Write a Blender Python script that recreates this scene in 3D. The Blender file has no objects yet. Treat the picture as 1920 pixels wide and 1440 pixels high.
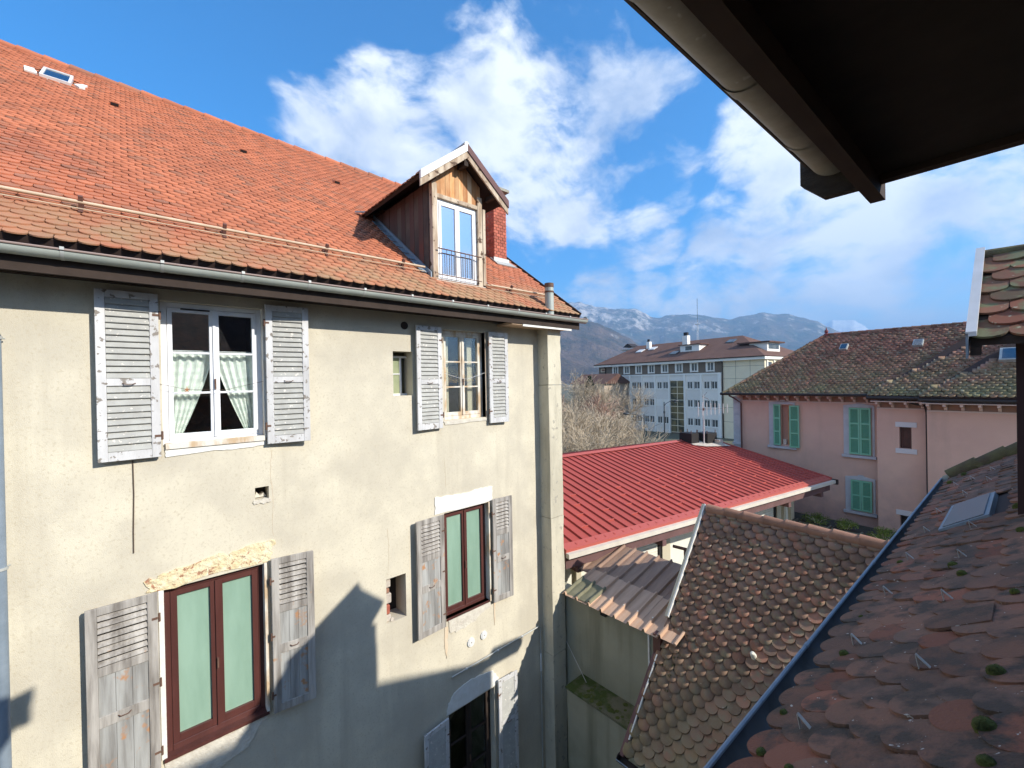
import bpy, math, random
import numpy as np
from mathutils import Vector, Matrix, noise
random.seed(7); np.random.seed(7)
sc = bpy.context.scene
V = Vector

# ---------------------------------------------------------------- camera, light, sky
EYE = V((0, 0, 11.0))
AZ = math.radians(48.05); ROLL = .019; PITCH = 4/800
F0 = V((-math.sin(AZ), math.cos(AZ), 0)); R0 = V((math.cos(AZ), math.sin(AZ), 0)); Z0 = V((0, 0, 1))
FW = F0*math.cos(PITCH) - Z0*math.sin(PITCH); UP0 = Z0*math.cos(PITCH) + F0*math.sin(PITCH)
RT = R0*math.cos(ROLL) - UP0*math.sin(ROLL); UP = UP0*math.cos(ROLL) + R0*math.sin(ROLL)
cam = bpy.data.cameras.new('camera'); cam.sensor_width = 36; cam.lens = 36*800/1920
cam.clip_start = .02; cam.clip_end = 60000
co = bpy.data.objects.new('camera', cam); sc.collection.objects.link(co); sc.camera = co
co.matrix_world = Matrix(((RT.x, UP.x, -FW.x, EYE.x), (RT.y, UP.y, -FW.y, EYE.y), (RT.z, UP.z, -FW.z, EYE.z), (0, 0, 0, 1)))

SUN = V((1.0, .46, .64)).normalized()          # towards the sun
sl = bpy.data.lights.new('sun', 'SUN'); sl.energy = 4.4; sl.angle = math.radians(.55); sl.color = (1, .945, .845)
so = bpy.data.objects.new('sun', sl); sc.collection.objects.link(so)
so.rotation_euler = SUN.to_track_quat('Z', 'Y').to_euler()
SKY_STRENGTH = .15; EXPOSURE = 1.03
sc.view_settings.view_transform = 'Standard'; sc.view_settings.look = 'None'
sc.view_settings.exposure = EXPOSURE; sc.view_settings.gamma = 1; sc.view_settings.use_curve_mapping = False
sc.cycles.max_bounces = 6; sc.cycles.volume_bounces = 0; sc.cycles.transparent_max_bounces = 12
sc.cycles.use_denoising = True

def pdir(px, py):
    return (FW + RT*((px-960)/800) + UP*((720-py)/800)).normalized()

world = bpy.data.worlds.new('World'); sc.world = world; world.use_nodes = True
nt = world.node_tree; nt.nodes.clear()
def nn(t, **k):
    n = nt.nodes.new(t)
    for a, b in k.items(): setattr(n, a, b)
    return n
def wmath(op, a, b=None, clamp=False):
    n = nn('ShaderNodeMath', operation=op); n.use_clamp = clamp
    for i, x in enumerate((a, b)):
        if x is None: continue
        if isinstance(x, (int, float)): n.inputs[i].default_value = x
        else: nt.links.new(x, n.inputs[i])
    return n.outputs[0]
sky = nn('ShaderNodeTexSky', sky_type='NISHITA', sun_disc=False)
sky.sun_elevation = math.asin(SUN.z); sky.sun_rotation = math.atan2(SUN.x, SUN.y)
sky.altitude = 450; sky.air_density = 1.0; sky.dust_density = .4; sky.ozone_density = 3.0
hsv = nn('ShaderNodeHueSaturation'); hsv.inputs['Saturation'].default_value = 1.55; hsv.inputs['Value'].default_value = .88
nt.links.new(sky.outputs[0], hsv.inputs['Color'])
bg1 = nn('ShaderNodeBackground'); bg1.inputs[1].default_value = SKY_STRENGTH; nt.links.new(hsv.outputs[0], bg1.inputs[0])
tc = nn('ShaderNodeTexCoord')
gen = tc.outputs['Generated']
# domain-warped noise on the direction vector
wn = nn('ShaderNodeTexNoise'); wn.inputs['Scale'].default_value = 3.2; wn.inputs['Detail'].default_value = 5
nt.links.new(gen, wn.inputs['Vector'])
wsub = nn('ShaderNodeVectorMath', operation='SUBTRACT'); nt.links.new(wn.outputs['Color'], wsub.inputs[0]); wsub.inputs[1].default_value = (.5, .5, .5)
wsc = nn('ShaderNodeVectorMath', operation='SCALE'); nt.links.new(wsub.outputs[0], wsc.inputs[0]); wsc.inputs['Scale'].default_value = .13
wadd = nn('ShaderNodeVectorMath', operation='ADD'); nt.links.new(gen, wadd.inputs[0]); nt.links.new(wsc.outputs[0], wadd.inputs[1])
warp = wadd.outputs[0]
BLOBS = [  # px, py, inner deg, outer deg, weight : cloud banks by direction
 (620, 255, 0, 8, 1.0), (690, 290, 2, 11, 1.15), (570, 235, 0, 4, .5), (760, 330, 0, 9, .9),
 (810, 200, 0, 7, .7), (900, 160, 0, 8, .8), (985, 70, 0, 5, .55), (960, 230, 3, 12, 1.0), (1080, 220, 4, 13, 1.0),
 (1150, 130, 0, 5.5, .6), (1010, 360, 3, 11, 1.0), (1120, 390, 2, 9, .85), (1200, 420, 0, 6, .95), (1190, 280, 0, 7, .65),
 (1280, 290, 0, 3, .6), (1270, 365, 0, 3.2, .65), (1240, 170, 0, 4, .35),
 (1120, 540, 1, 6, .95), (1215, 545, 0, 4, .95), (1040, 480, 0, 6, .62), (1060, 560, 0, 4, .7),
 (1400, 275, 0, 5.5, .85), (1470, 330, 0, 5, .8), (1400, 210, 0, 4, .6), (1350, 420, 0, 4, .75),
 (1420, 490, 2, 8, .88), (1560, 430, 1, 7.5, .88), (1700, 400, 1, 7, .95), (1820, 370, 1, 6.5, 1.0), (1900, 345, 1, 6, .9), (1880, 430, 0, 6, .7),
 (1300, 560, 0, 6, .9), (1440, 560, 1, 5, .9), (1700, 490, 0, 6, .6), (1540, 560, 1, 6, .9), (1790, 560, 0, 6, .75), (1650, 545, 0, 5, .8)]
acc = None
for px, py, di, do, w in BLOBS:
    d = pdir(px, py)
    dp = nn('ShaderNodeVectorMath', operation='DOT_PRODUCT'); dp.inputs[1].default_value = d
    nrm = nn('ShaderNodeVectorMath', operation='NORMALIZE'); nt.links.new(warp, nrm.inputs[0]); nt.links.new(nrm.outputs[0], dp.inputs[0])
    mr = nn('ShaderNodeMapRange', interpolation_type='SMOOTHSTEP'); mr.inputs['From Min'].default_value = math.cos(math.radians(do*1.15)); mr.inputs['From Max'].default_value = math.cos(math.radians(di*.8))
    mr.inputs['To Max'].default_value = w; nt.links.new(dp.outputs['Value'], mr.inputs['Value'])
    acc = mr.outputs[0] if acc is None else wmath('MAXIMUM', acc, mr.outputs[0])
def wnoise(scale, detail, rough, vec, stretch=None):
    n = nn('ShaderNodeTexNoise'); n.inputs['Scale'].default_value = scale; n.inputs['Detail'].default_value = detail; n.inputs['Roughness'].default_value = rough
    if stretch:
        m = nn('ShaderNodeMapping'); m.inputs['Scale'].default_value = stretch; m.inputs['Rotation'].default_value = (.3, .5, AZ+.5); nt.links.new(vec, m.inputs['Vector']); vec = m.outputs[0]
    nt.links.new(vec, n.inputs['Vector']); return n.outputs['Fac']
n1 = wnoise(5.0, 11, .60, warp, (1, .8, 1.7)); n2 = wnoise(2.2, 6, .55, gen)
# broken cloud outside the view, cover raised to add white fill light
sep = nn('ShaderNodeSeparateXYZ'); nt.links.new(gen, sep.inputs[0])
fwd = nn('ShaderNodeVectorMath', operation='DOT_PRODUCT'); fwd.inputs[1].default_value = FW; nt.links.new(gen, fwd.inputs[0])
away = nn('ShaderNodeMapRange'); away.inputs['From Min'].default_value = .45; away.inputs['From Max'].default_value = .15; nt.links.new(fwd.outputs['Value'], away.inputs['Value'])
gen_cover = wmath('MULTIPLY', away.outputs[0], wmath('MULTIPLY', wmath('SUBTRACT', n2, .36), 5.0, True))
acc = wmath('MAXIMUM', acc, gen_cover)
dens = wmath('ADD', wmath('MULTIPLY', acc, 1.15), wmath('MULTIPLY', wmath('SUBTRACT', n1, .53), 4.4))
den = nn('ShaderNodeMapRange', interpolation_type='SMOOTHSTEP'); den.inputs['From Min'].default_value = .26; den.inputs['From Max'].default_value = 1.22
nt.links.new(dens, den.inputs['Value'])
# no cloud where no bank lies
gate = nn('ShaderNodeMapRange', interpolation_type='SMOOTHSTEP'); gate.inputs['From Min'].default_value = .02; gate.inputs['From Max'].default_value = .3; nt.links.new(acc, gate.inputs['Value'])
cover = wmath('MULTIPLY', wmath('MULTIPLY', den.outputs[0], gate.outputs[0]), .96)
cr = nn('ShaderNodeValToRGB'); cr.color_ramp.elements[0].position = .34; cr.color_ramp.elements[0].color = (.34, .42, .57, 1)
cr.color_ramp.elements[1].position = .56; cr.color_ramp.elements[1].color = (.80, .83, .86, 1)
n3 = wnoise(4.0, 7, .55, warp, (1, 1, 1.6)); nt.links.new(n3, cr.inputs[0])
bg2 = nn('ShaderNodeBackground'); bg2.inputs[1].default_value = .80; nt.links.new(cr.outputs[0], bg2.inputs[0])
mx = nn('ShaderNodeMixShader'); nt.links.new(cover, mx.inputs[0]); nt.links.new(bg1.outputs[0], mx.inputs[1]); nt.links.new(bg2.outputs[0], mx.inputs[2])
wo = nn('ShaderNodeOutputWorld'); nt.links.new(mx.outputs[0], wo.inputs[0])

# ---------------------------------------------------------------- helpers
def camproj(p):
    d = p-EYE; k = d.dot(FW)
    if k < .1: return None
    return 960+800*d.dot(RT)/k, 720-800*d.dot(UP)/k, k

MATS = {}
def mat(name, c, c2=None, scale=4, thr=(.35, .65), stretch=(1, 1, 1), rough=.85, bump=0, bscale=80, bstretch=None, rnd=0, alt=None, altp=0,
        spot=None, sscale=30, sthr=(.68, .72), spot2=None, s2scale=3, s2thr=(.6, .7), metal=0, spec=.35, coat=0, sheen=0, grad=None, streak=None):
    m = bpy.data.materials.new(name); m.use_nodes = True; t = m.node_tree; N = t.nodes; L = t.links
    b = N['Principled BSDF']; b.inputs['Roughness'].default_value = rough; b.inputs['Metallic'].default_value = metal
    b.inputs['Specular IOR Level'].default_value = spec; b.inputs['Coat Weight'].default_value = coat
    g = N.new('ShaderNodeNewGeometry')
    def noi(s, st, det=5, off=0):
        mp = N.new('ShaderNodeMapping'); mp.inputs['Scale'].default_value = st; mp.inputs['Location'].default_value = (off, off*1.7, off*.6); L.new(g.outputs['Position'], mp.inputs['Vector'])
        n = N.new('ShaderNodeTexNoise'); n.inputs['Scale'].default_value = s; n.inputs['Detail'].default_value = det; n.inputs['Roughness'].default_value = .6
        L.new(mp.outputs[0], n.inputs['Vector']); return n.outputs['Fac']
    def mix(f, a, bb, mode='MIX'):
        x = N.new('ShaderNodeMix'); x.data_type = 'RGBA'; x.blend_type = mode
        if isinstance(f, (float, int)): x.inputs[0].default_value = f
        else: L.new(f, x.inputs[0])
        for i, q in ((6, a), (7, bb)):
            if isinstance(q, tuple): x.inputs[i].default_value = (*q, 1)
            else: L.new(q, x.inputs[i])
        return x.outputs[2]
    def rng(v, a, bb, lo=0, hi=1):
        r = N.new('ShaderNodeMapRange'); r.inputs[1].default_value = a; r.inputs[2].default_value = bb; r.inputs[3].default_value = lo; r.inputs[4].default_value = hi; L.new(v, r.inputs[0]); return r.outputs[0]
    col = c
    if c2: col = mix(rng(noi(scale, stretch), *thr), c, c2)
    if alt or rnd:
        oi = N.new('ShaderNodeObjectInfo'); ad = N.new('ShaderNodeMath'); ad.operation = 'ADD'; L.new(oi.outputs['Random'], ad.inputs[0]); L.new(g.outputs['Random Per Island'], ad.inputs[1])
        fr = N.new('ShaderNodeMath'); fr.operation = 'FRACT'; L.new(ad.outputs[0], fr.inputs[0]); fr = fr.outputs[0]
        if alt:
            col = mix(rng(fr, 1-altp, 1-altp*.4), col, alt)
            m2 = N.new('ShaderNodeMath'); m2.operation = 'MULTIPLY'; L.new(fr, m2.inputs[0]); m2.inputs[1].default_value = 7.31
            f2 = N.new('ShaderNodeMath'); f2.operation = 'FRACT'; L.new(m2.outputs[0], f2.inputs[0]); fr = f2.outputs[0]
        if rnd:
            v = rng(fr, 0, 1, 1-rnd, 1+rnd)
            cmb = N.new('ShaderNodeCombineColor'); [L.new(v, cmb.inputs[i]) for i in range(3)]
            col = mix(1.0, col, cmb.outputs[0], 'MULTIPLY')
    if grad:   # weathering that depends on the place: (noise scale, axis, from, to, colour)
        ax, a0, a1, gc, amt = grad
        sx = N.new('ShaderNodeSeparateXYZ'); L.new(g.outputs['Position'], sx.inputs[0])
        f = rng(sx.outputs[ax], a0, a1, 0, amt); nz = rng(noi(2.2, (1, 1, 1), 4, 3.1), .3, .62)
        mu = N.new('ShaderNodeMath'); mu.operation = 'MULTIPLY'; L.new(f, mu.inputs[0]); L.new(nz, mu.inputs[1]); mu.use_clamp = True
        col = mix(mu.outputs[0], col, gc)
    if streak: col = mix(rng(noi(streak[1], (1, 1, .09), 5, 2.7), streak[2], streak[3], 0, streak[4]), col, streak[0])
    if spot2: col = mix(rng(noi(s2scale, (1, 1, 1), 6, 5.3), *s2thr), col, spot2)
    if spot: col = mix(rng(noi(sscale, (1, 1, 1), 3, 9.1), *sthr), col, spot)
    if isinstance(col, tuple): b.inputs['Base Color'].default_value = (*col, 1)
    else: L.new(col, b.inputs['Base Color'])
    if bump:
        bp = N.new('ShaderNodeBump'); bp.inputs['Strength'].default_value = 1; bp.inputs['Distance'].default_value = bump
        L.new(noi(bscale, bstretch or stretch, 4), bp.inputs['Height']); L.new(bp.outputs[0], b.inputs['Normal'])
    MATS[name] = m; return m
def glass(name, tint=(.75, .8, .78), refl=.12, rough=.0):
    m = bpy.data.materials.new(name); m.use_nodes = True; t = m.node_tree; t.nodes.clear()
    tr = t.nodes.new('ShaderNodeBsdfTransparent'); tr.inputs[0].default_value = (*tint, 1)
    gl = t.nodes.new('ShaderNodeBsdfGlossy'); gl.inputs['Roughness'].default_value = rough; gl.inputs[0].default_value = (.95, .97, 1, 1)
    fr = t.nodes.new('ShaderNodeLayerWeight'); fr.inputs[0].default_value = .25
    mr = t.nodes.new('ShaderNodeMapRange'); mr.inputs[3].default_value = refl; mr.inputs[4].default_value = .95; t.links.new(fr.outputs['Fresnel'], mr.inputs[0])
    mxx = t.nodes.new('ShaderNodeMixShader'); t.links.new(mr.outputs[0], mxx.inputs[0]); t.links.new(tr.outputs[0], mxx.inputs[1]); t.links.new(gl.outputs[0], mxx.inputs[2])
    o = t.nodes.new('ShaderNodeOutputMaterial'); t.links.new(mxx.outputs[0], o.inputs[0]); return m

M = {}
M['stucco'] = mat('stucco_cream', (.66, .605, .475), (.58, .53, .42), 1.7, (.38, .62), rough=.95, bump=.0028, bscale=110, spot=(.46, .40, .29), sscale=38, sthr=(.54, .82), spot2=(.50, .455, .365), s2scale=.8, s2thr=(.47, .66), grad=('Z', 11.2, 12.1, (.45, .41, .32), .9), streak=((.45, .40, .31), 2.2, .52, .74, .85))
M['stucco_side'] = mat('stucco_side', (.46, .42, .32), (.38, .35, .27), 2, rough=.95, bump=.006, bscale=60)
M['pilaster'] = mat('pilaster_plaster', (.62, .57, .44), (.47, .43, .33), 1.7, (.4, .62), streak=((.36, .33, .25), 5, .55, .72, .7), stretch=(1, 1, .5), rough=.95, bump=.008, bscale=30, spot=(.36, .33, .27), sscale=9, sthr=(.62, .7))
M['patch_white'] = mat('patch_plaster_white', (.80, .79, .75), (.72, .70, .64), 8, rough=.9, bump=.004, bscale=60)
M['patch_rust'] = mat('patch_plaster_ochre', (.76, .67, .46), (.70, .56, .32), 7, rough=.95, bump=.03, bscale=22, spot=(.40, .20, .12), sscale=11, sthr=(.56, .62), spot2=(.80, .70, .50), s2scale=9, s2thr=(.55, .62))
M['patch_grey'] = mat('patch_plaster_grey', (.66, .62, .53), (.55, .50, .42), 9, rough=.95, bump=.01, bscale=40)
M['drip_stain'] = mat('drip_stain', (.50, .455, .36), (.58, .53, .43), 14, (.4, .6), stretch=(1, 1, .2), rough=.95)
M['rust_stain'] = mat('rust_stain', (.60, .42, .26), (.66, .56, .42), 9, (.35, .6), stretch=(1, 1, .25), rough=.95)
M['crack'] = mat('wire_brown', (.10, .07, .05))
M['tile_orange'] = mat('tile_orange', (.48, .165, .085), (.41, .14, .075), 1.1, (.35, .65), rough=.85, rnd=.13, alt=(.33, .14, .085), altp=.22, bump=.003, bscale=140, spot=(.55, .40, .26), sscale=24, sthr=(.72, .77), grad=('X', -6.6, -5.8, (.35, .215, .12), 1.0))
M['tile_old'] = mat('tile_brown_old', (.29, .175, .125), (.225, .14, .105), 3, rough=.95, rnd=.24, alt=(.36, .175, .12), altp=.28, bump=.006, bscale=90, spot=(.52, .48, .38), sscale=20, sthr=(.69, .73), spot2=(.26, .21, .14), s2scale=9, s2thr=(.48, .66), grad=('Z', 7.0, 5.6, (.25, .20, .11), 1.0))
M['tile_fore'] = mat('tile_dark_red', (.25, .125, .08), (.16, .10, .072), 3.0, (.4, .62), rough=.9, rnd=.24, alt=(.28, .11, .066), altp=.25, bump=.006, bscale=110, spot=(.50, .46, .40), sscale=30, sthr=(.69, .72), spot2=(.09, .068, .052), s2scale=7, s2thr=(.48, .62))
M['tile_pink'] = mat('tile_far_brown', (.25, .115, .08), (.23, .15, .095), 1.6, (.42, .62), rough=.95, rnd=.38, alt=(.29, .13, .09), altp=.3, grad=('Z', 12.0, 10.2, (.20, .185, .095), 1.1), spot=(.38, .36, .26), sscale=9, sthr=(.6, .7))
M['tile_office'] = mat('tile_office', (.17, .09, .065), (.135, .07, .052), .5, rough=.95, bump=.06, bscale=3, rnd=.15)
M['underlay'] = mat('roof_underlay', (.05, .03, .025))
M['ridge'] = mat('ridge_clay', (.36, .19, .125), (.28, .15, .10), 6, rough=.9, rnd=.15, bump=.003, spot=(.45, .42, .33), sscale=25, sthr=(.68, .74))
M['zinc'] = mat('zinc_weathered', (.44, .47, .42), (.37, .40, .36), 3, stretch=(1, 1, 1), rough=.5, metal=.1, rnd=.05, spot=(.42, .42, .37), sscale=18, sthr=(.6, .75))
M['zinc_blue'] = mat('zinc_blue_grey', (.24, .29, .34), (.19, .235, .28), 5, rough=.5, metal=.1)
M['zinc_pale'] = mat('zinc_pale', (.50, .51, .48), (.42, .43, .41), 6, rough=.55, metal=.3)
M['zinc_dirty'] = mat('zinc_dirty_underside', (.38, .355, .29), (.27, .25, .20), 4, (.4, .6), stretch=(1, 1, 1), rough=.7, metal=.15, spot=(.46, .44, .38), sscale=22, sthr=(.66, .72), bump=.0015, bscale=12)
M['cream_pipe'] = mat('rail_cream', (.62, .48, .34), (.50, .38, .26), 8, rough=.7)
M['brown_metal'] = mat('brown_metal', (.14, .065, .05), rough=.7)
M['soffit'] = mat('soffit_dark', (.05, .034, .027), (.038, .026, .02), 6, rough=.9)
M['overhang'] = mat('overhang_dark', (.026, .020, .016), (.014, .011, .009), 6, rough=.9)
M['fascia_dark'] = mat('fascia_dark_brown', (.050, .032, .024), (.038, .024, .018), 7, rough=.85)
M['bracket_wood'] = mat('bracket_wood', (.06, .05, .038), (.035, .028, .022), 9, stretch=(1, 1, 3), rough=.9, bump=.004)
M['wood_white'] = mat('wood_white_peeling', (.64, .635, .63), (.50, .49, .48), 6, stretch=(1, 1, .3), rough=.8, spot=(.25, .22, .19), sscale=15, sthr=(.59, .635), bump=.002, bscale=60, bstretch=(1, 1, .2))
M['slat_grey'] = mat('slat_grey_paint', (.42, .42, .39), (.35, .345, .32), 8, rough=.75, spot=(.62, .58, .52), sscale=22, sthr=(.63, .66))
M['wood_grey'] = mat('wood_weathered_grey', (.46, .43, .39), (.19, .17, .15), 11, (.36, .64), stretch=(1, 1, .09), rough=.95, spot=(.42, .25, .14), sscale=5, sthr=(.66, .74), bump=.003, bscale=70, bstretch=(1, 1, .05))
M['wood_panel'] = mat('wood_panel_greyblue', (.42, .42, .40), (.21, .20, .185), 9, (.36, .64), stretch=(1, 1, .08), rough=.95, spot=(.42, .22, .11), sscale=6, sthr=(.58, .68), bump=.002, bscale=60, bstretch=(1, 1, .05))
M['wood_orange'] = mat('wood_orange_board', (.50, .20, .07), (.68, .40, .20), 6, (.4, .62), stretch=(1, 1, .25), rough=.8, rnd=.28, alt=(.62, .42, .26), altp=.3)
M['wood_brown'] = mat('wood_cheek_brown', (.115, .072, .06), (.085, .052, .044), 5, stretch=(1, 1, .15), rough=.85, rnd=.16, grad=('Z', 13.55, 12.9, (.17, .045, .025), 1.4), bump=.002)
M['wood_raw'] = mat('wood_raw_weathered', (.60, .50, .38), (.36, .26, .18), 7, (.40, .60), stretch=(1, 1, .2), rough=.9, spot=(.12, .075, .05), sscale=8, sthr=(.60, .66), bump=.004, bscale=40, bstretch=(1, 1, .15))
M['sheet_white'] = mat('flashing_white', (.70, .69, .68), (.62, .61, .59), 4, rough=.5)
M['white_paint'] = mat('window_white', (.78, .79, .81), (.70, .71, .72), 6, rough=.5)
M['frame_old'] = mat('window_frame_old', (.70, .66, .58), (.52, .38, .24), 7, (.45, .62), stretch=(1, 1, .35), rough=.8, bump=.002)
M['varnish'] = mat('window_brown', (.105, .036, .030), (.075, .026, .022), 5, stretch=(1, 1, .2), rough=.38, spec=.5)
M['frosted'] = mat('frosted_pane', (.29, .43, .335), (.21, .33, .25), 2.2, (.3, .7), stretch=(1, 1.6, .35), rough=.22, spec=.6, coat=.3)
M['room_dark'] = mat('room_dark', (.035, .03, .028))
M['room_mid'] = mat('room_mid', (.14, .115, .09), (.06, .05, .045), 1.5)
M['lace'] = mat('lace_curtain', (.92, .95, .90), (.80, .85, .80), 16, (.45, .55), rough=.9)
M['pane'] = glass('window_glass', (.95, .97, .96), .07)
M['pane_blue'] = glass('window_glass_sky', (.35, .4, .42), .72, .02)
M['sky_glass'] = glass('roof_glass', (.3, .33, .35), .22)
M['iron'] = mat('iron_rust', (.11, .06, .045), (.16, .09, .06), 20, rough=.8)
M['brick'] = mat('brick_red', (.45, .135, .085), (.38, .11, .075), 8, rough=.9, rnd=.2)
M['mortar'] = mat('mortar', (.40, .31, .25), rough=.95)
M['stone'] = mat('stone_grey', (.36, .34, .28), (.28, .27, .22), 6, rough=.95, bump=.005)
M['stonelight'] = mat('stone_pale', (.60, .54, .46), (.46, .40, .34), 12, rough=.95, bump=.01)
M['wall_green'] = mat('wall_grey_green', (.37, .35, .26), (.29, .28, .205), .9, (.35, .65), streak=((.17, .165, .11), 2.5, .52, .75, .8), rough=.95, bump=.004, bscale=70, grad=('Z', 4.6, 2.6, (.14, .15, .08), 1.2))
M['ledge'] = mat('ledge_mossy', (.16, .15, .10), (.065, .09, .022), 3.5, (.42, .58), rough=1, bump=.02, bscale=20)
M['lean_sheet'] = mat('corrugated_tan', (.56, .37, .25), (.48, .31, .205), 3, (.4, .6), stretch=(4, .5, 1), rough=.6, rnd=.04, metal=.1)
M['lean_shaded'] = mat('corrugated_tan_shaded', (.34, .22, .15), (.27, .17, .12), 3, (.4, .6), stretch=(4, .5, 1), rough=.6)  # darker copy of the tan sheet, back row's shadow deepened in the colour
M['lean_old'] = mat('corrugated_grp', (.22, .205, .13), (.16, .15, .09), 5, rough=.7)
M['sheet_grey'] = mat('sheet_grey', (.5, .47, .42), (.4, .37, .33), 5, rough=.5)
M['red_metal'] = mat('red_roof_metal', (.43, .082, .062), (.375, .074, .057), .8, rough=.6, spec=.25)
M['red_light'] = mat('red_flashing', (.45, .10, .075), rough=.45)
M['red_dark'] = mat('red_fascia_brown', (.17, .09, .085), (.13, .07, .065), 3, rough=.8)
M['cream'] = mat('cream_metal', (.68, .62, .52), (.60, .54, .45), 3, rough=.6)
M['cream_wall'] = mat('cream_wall', (.80, .77, .66), (.74, .71, .60), 2, rough=.9)
M['cream_post'] = mat('cream_post', (.56, .50, .37), rough=.8)
M['pink'] = mat('pink_render', (.72, .46, .36), (.65, .405, .32), 1.0, (.3, .7), rough=.95, streak=((.50, .33, .26), 1.6, .55, .78, .6), spot2=(.74, .48, .37), s2scale=.7, s2thr=(.5, .7), grad=('Z', 8.2, 5.6, (.52, .34, .29), 1.1))
M['pink_trim'] = mat('pink_trim_pale', (.66, .50, .43), rough=.9)
M['pink_niche'] = mat('cornice_niche', (.30, .185, .14), rough=.95)
M['grey_stone'] = mat('stone_surround', (.55, .55, .57), (.47, .47, .49), 4, rough=.9)
M['lintel'] = mat('lintel_white', (.66, .63, .63), rough=.9)
M['green_paint'] = mat('shutter_green', (.25, .55, .37), (.23, .51, .345), 5, rough=.6)
M['green_slat'] = mat('shutter_green_slat', (.12, .34, .215), rough=.7)
M['gutter_dark'] = mat('gutter_dark', (.035, .027, .025), rough=.6)
M['finial'] = mat('finial_red', (.22, .05, .05), rough=.7)
M['office_white'] = mat('office_white', (.92, .88, .80), (.88, .84, .76), 1.1, rough=.85)
M['office_panel'] = mat('office_panel', (.86, .80, .72), (.81, .76, .68), 1.4, rough=.85, rnd=.05)
M['office_brown'] = mat('office_brown', (.20, .155, .115), rough=.9)
M['office_cream'] = mat('office_cream', (.88, .76, .54), (.82, .70, .50), .8, rough=.9)
M['office_pane'] = mat('office_pane', (.045, .05, .05), (.13, .14, .135), .7, rough=.15, spec=.6)
M['curtainwall'] = mat('stair_glass', (.20, .155, .07), (.06, .06, .04), .55, (.42, .58), rough=.12, spec=.6)
M['asphalt'] = mat('asphalt', (.055, .055, .055), (.045, .045, .045), 3)
M['ground'] = mat('valley_ground', (.10, .11, .07), (.14, .12, .09), .01)
M['courtyard'] = mat('courtyard_paving', (.12, .11, .09), (.09, .085, .07), 1.5, bump=.01)
M['bark'] = mat('bark_pale', (.74, .67, .55), (.50, .43, .33), 3, rough=.95)
M['twig'] = mat('twig_tan', (.42, .335, .235), (.52, .43, .31), .5, rough=.95, rnd=.2)
M['twig_red'] = mat('twig_reddish', (.36, .22, .16), (.42, .28, .2), .5, rough=.95)
M['evergreen'] = mat('evergreen_leaf', (.035, .06, .03), (.05, .08, .035), 2, rough=.9)
M['leaf'] = mat('leaf_green', (.13, .20, .03), (.19, .24, .045), 6, rough=.7, rnd=.4)
M['concrete'] = mat('planter_concrete', (.235, .215, .16), (.17, .16, .12), 5, rough=.95, bump=.01)
M['soil'] = mat('soil', (.05, .04, .03), rough=1)
M['moss'] = mat('moss', (.12, .14, .03), (.06, .075, .02), 30, rough=1, bump=.01, bscale=200)
M['lamp_metal'] = mat('lamp_metal', (.05, .055, .06), rough=.5, metal=.3)
M['alu'] = mat('aluminium', (.7, .7, .7), rough=.4, metal=.6)
M['black'] = mat('chimney_black', (.016, .014, .014), rough=.7)
M['terrace'] = mat('terrace_dark', (.06, .055, .045), (.04, .04, .03), 2, rough=1)
M['pvc'] = mat('pvc_white', (.7, .7, .68), rough=.5)

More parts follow.
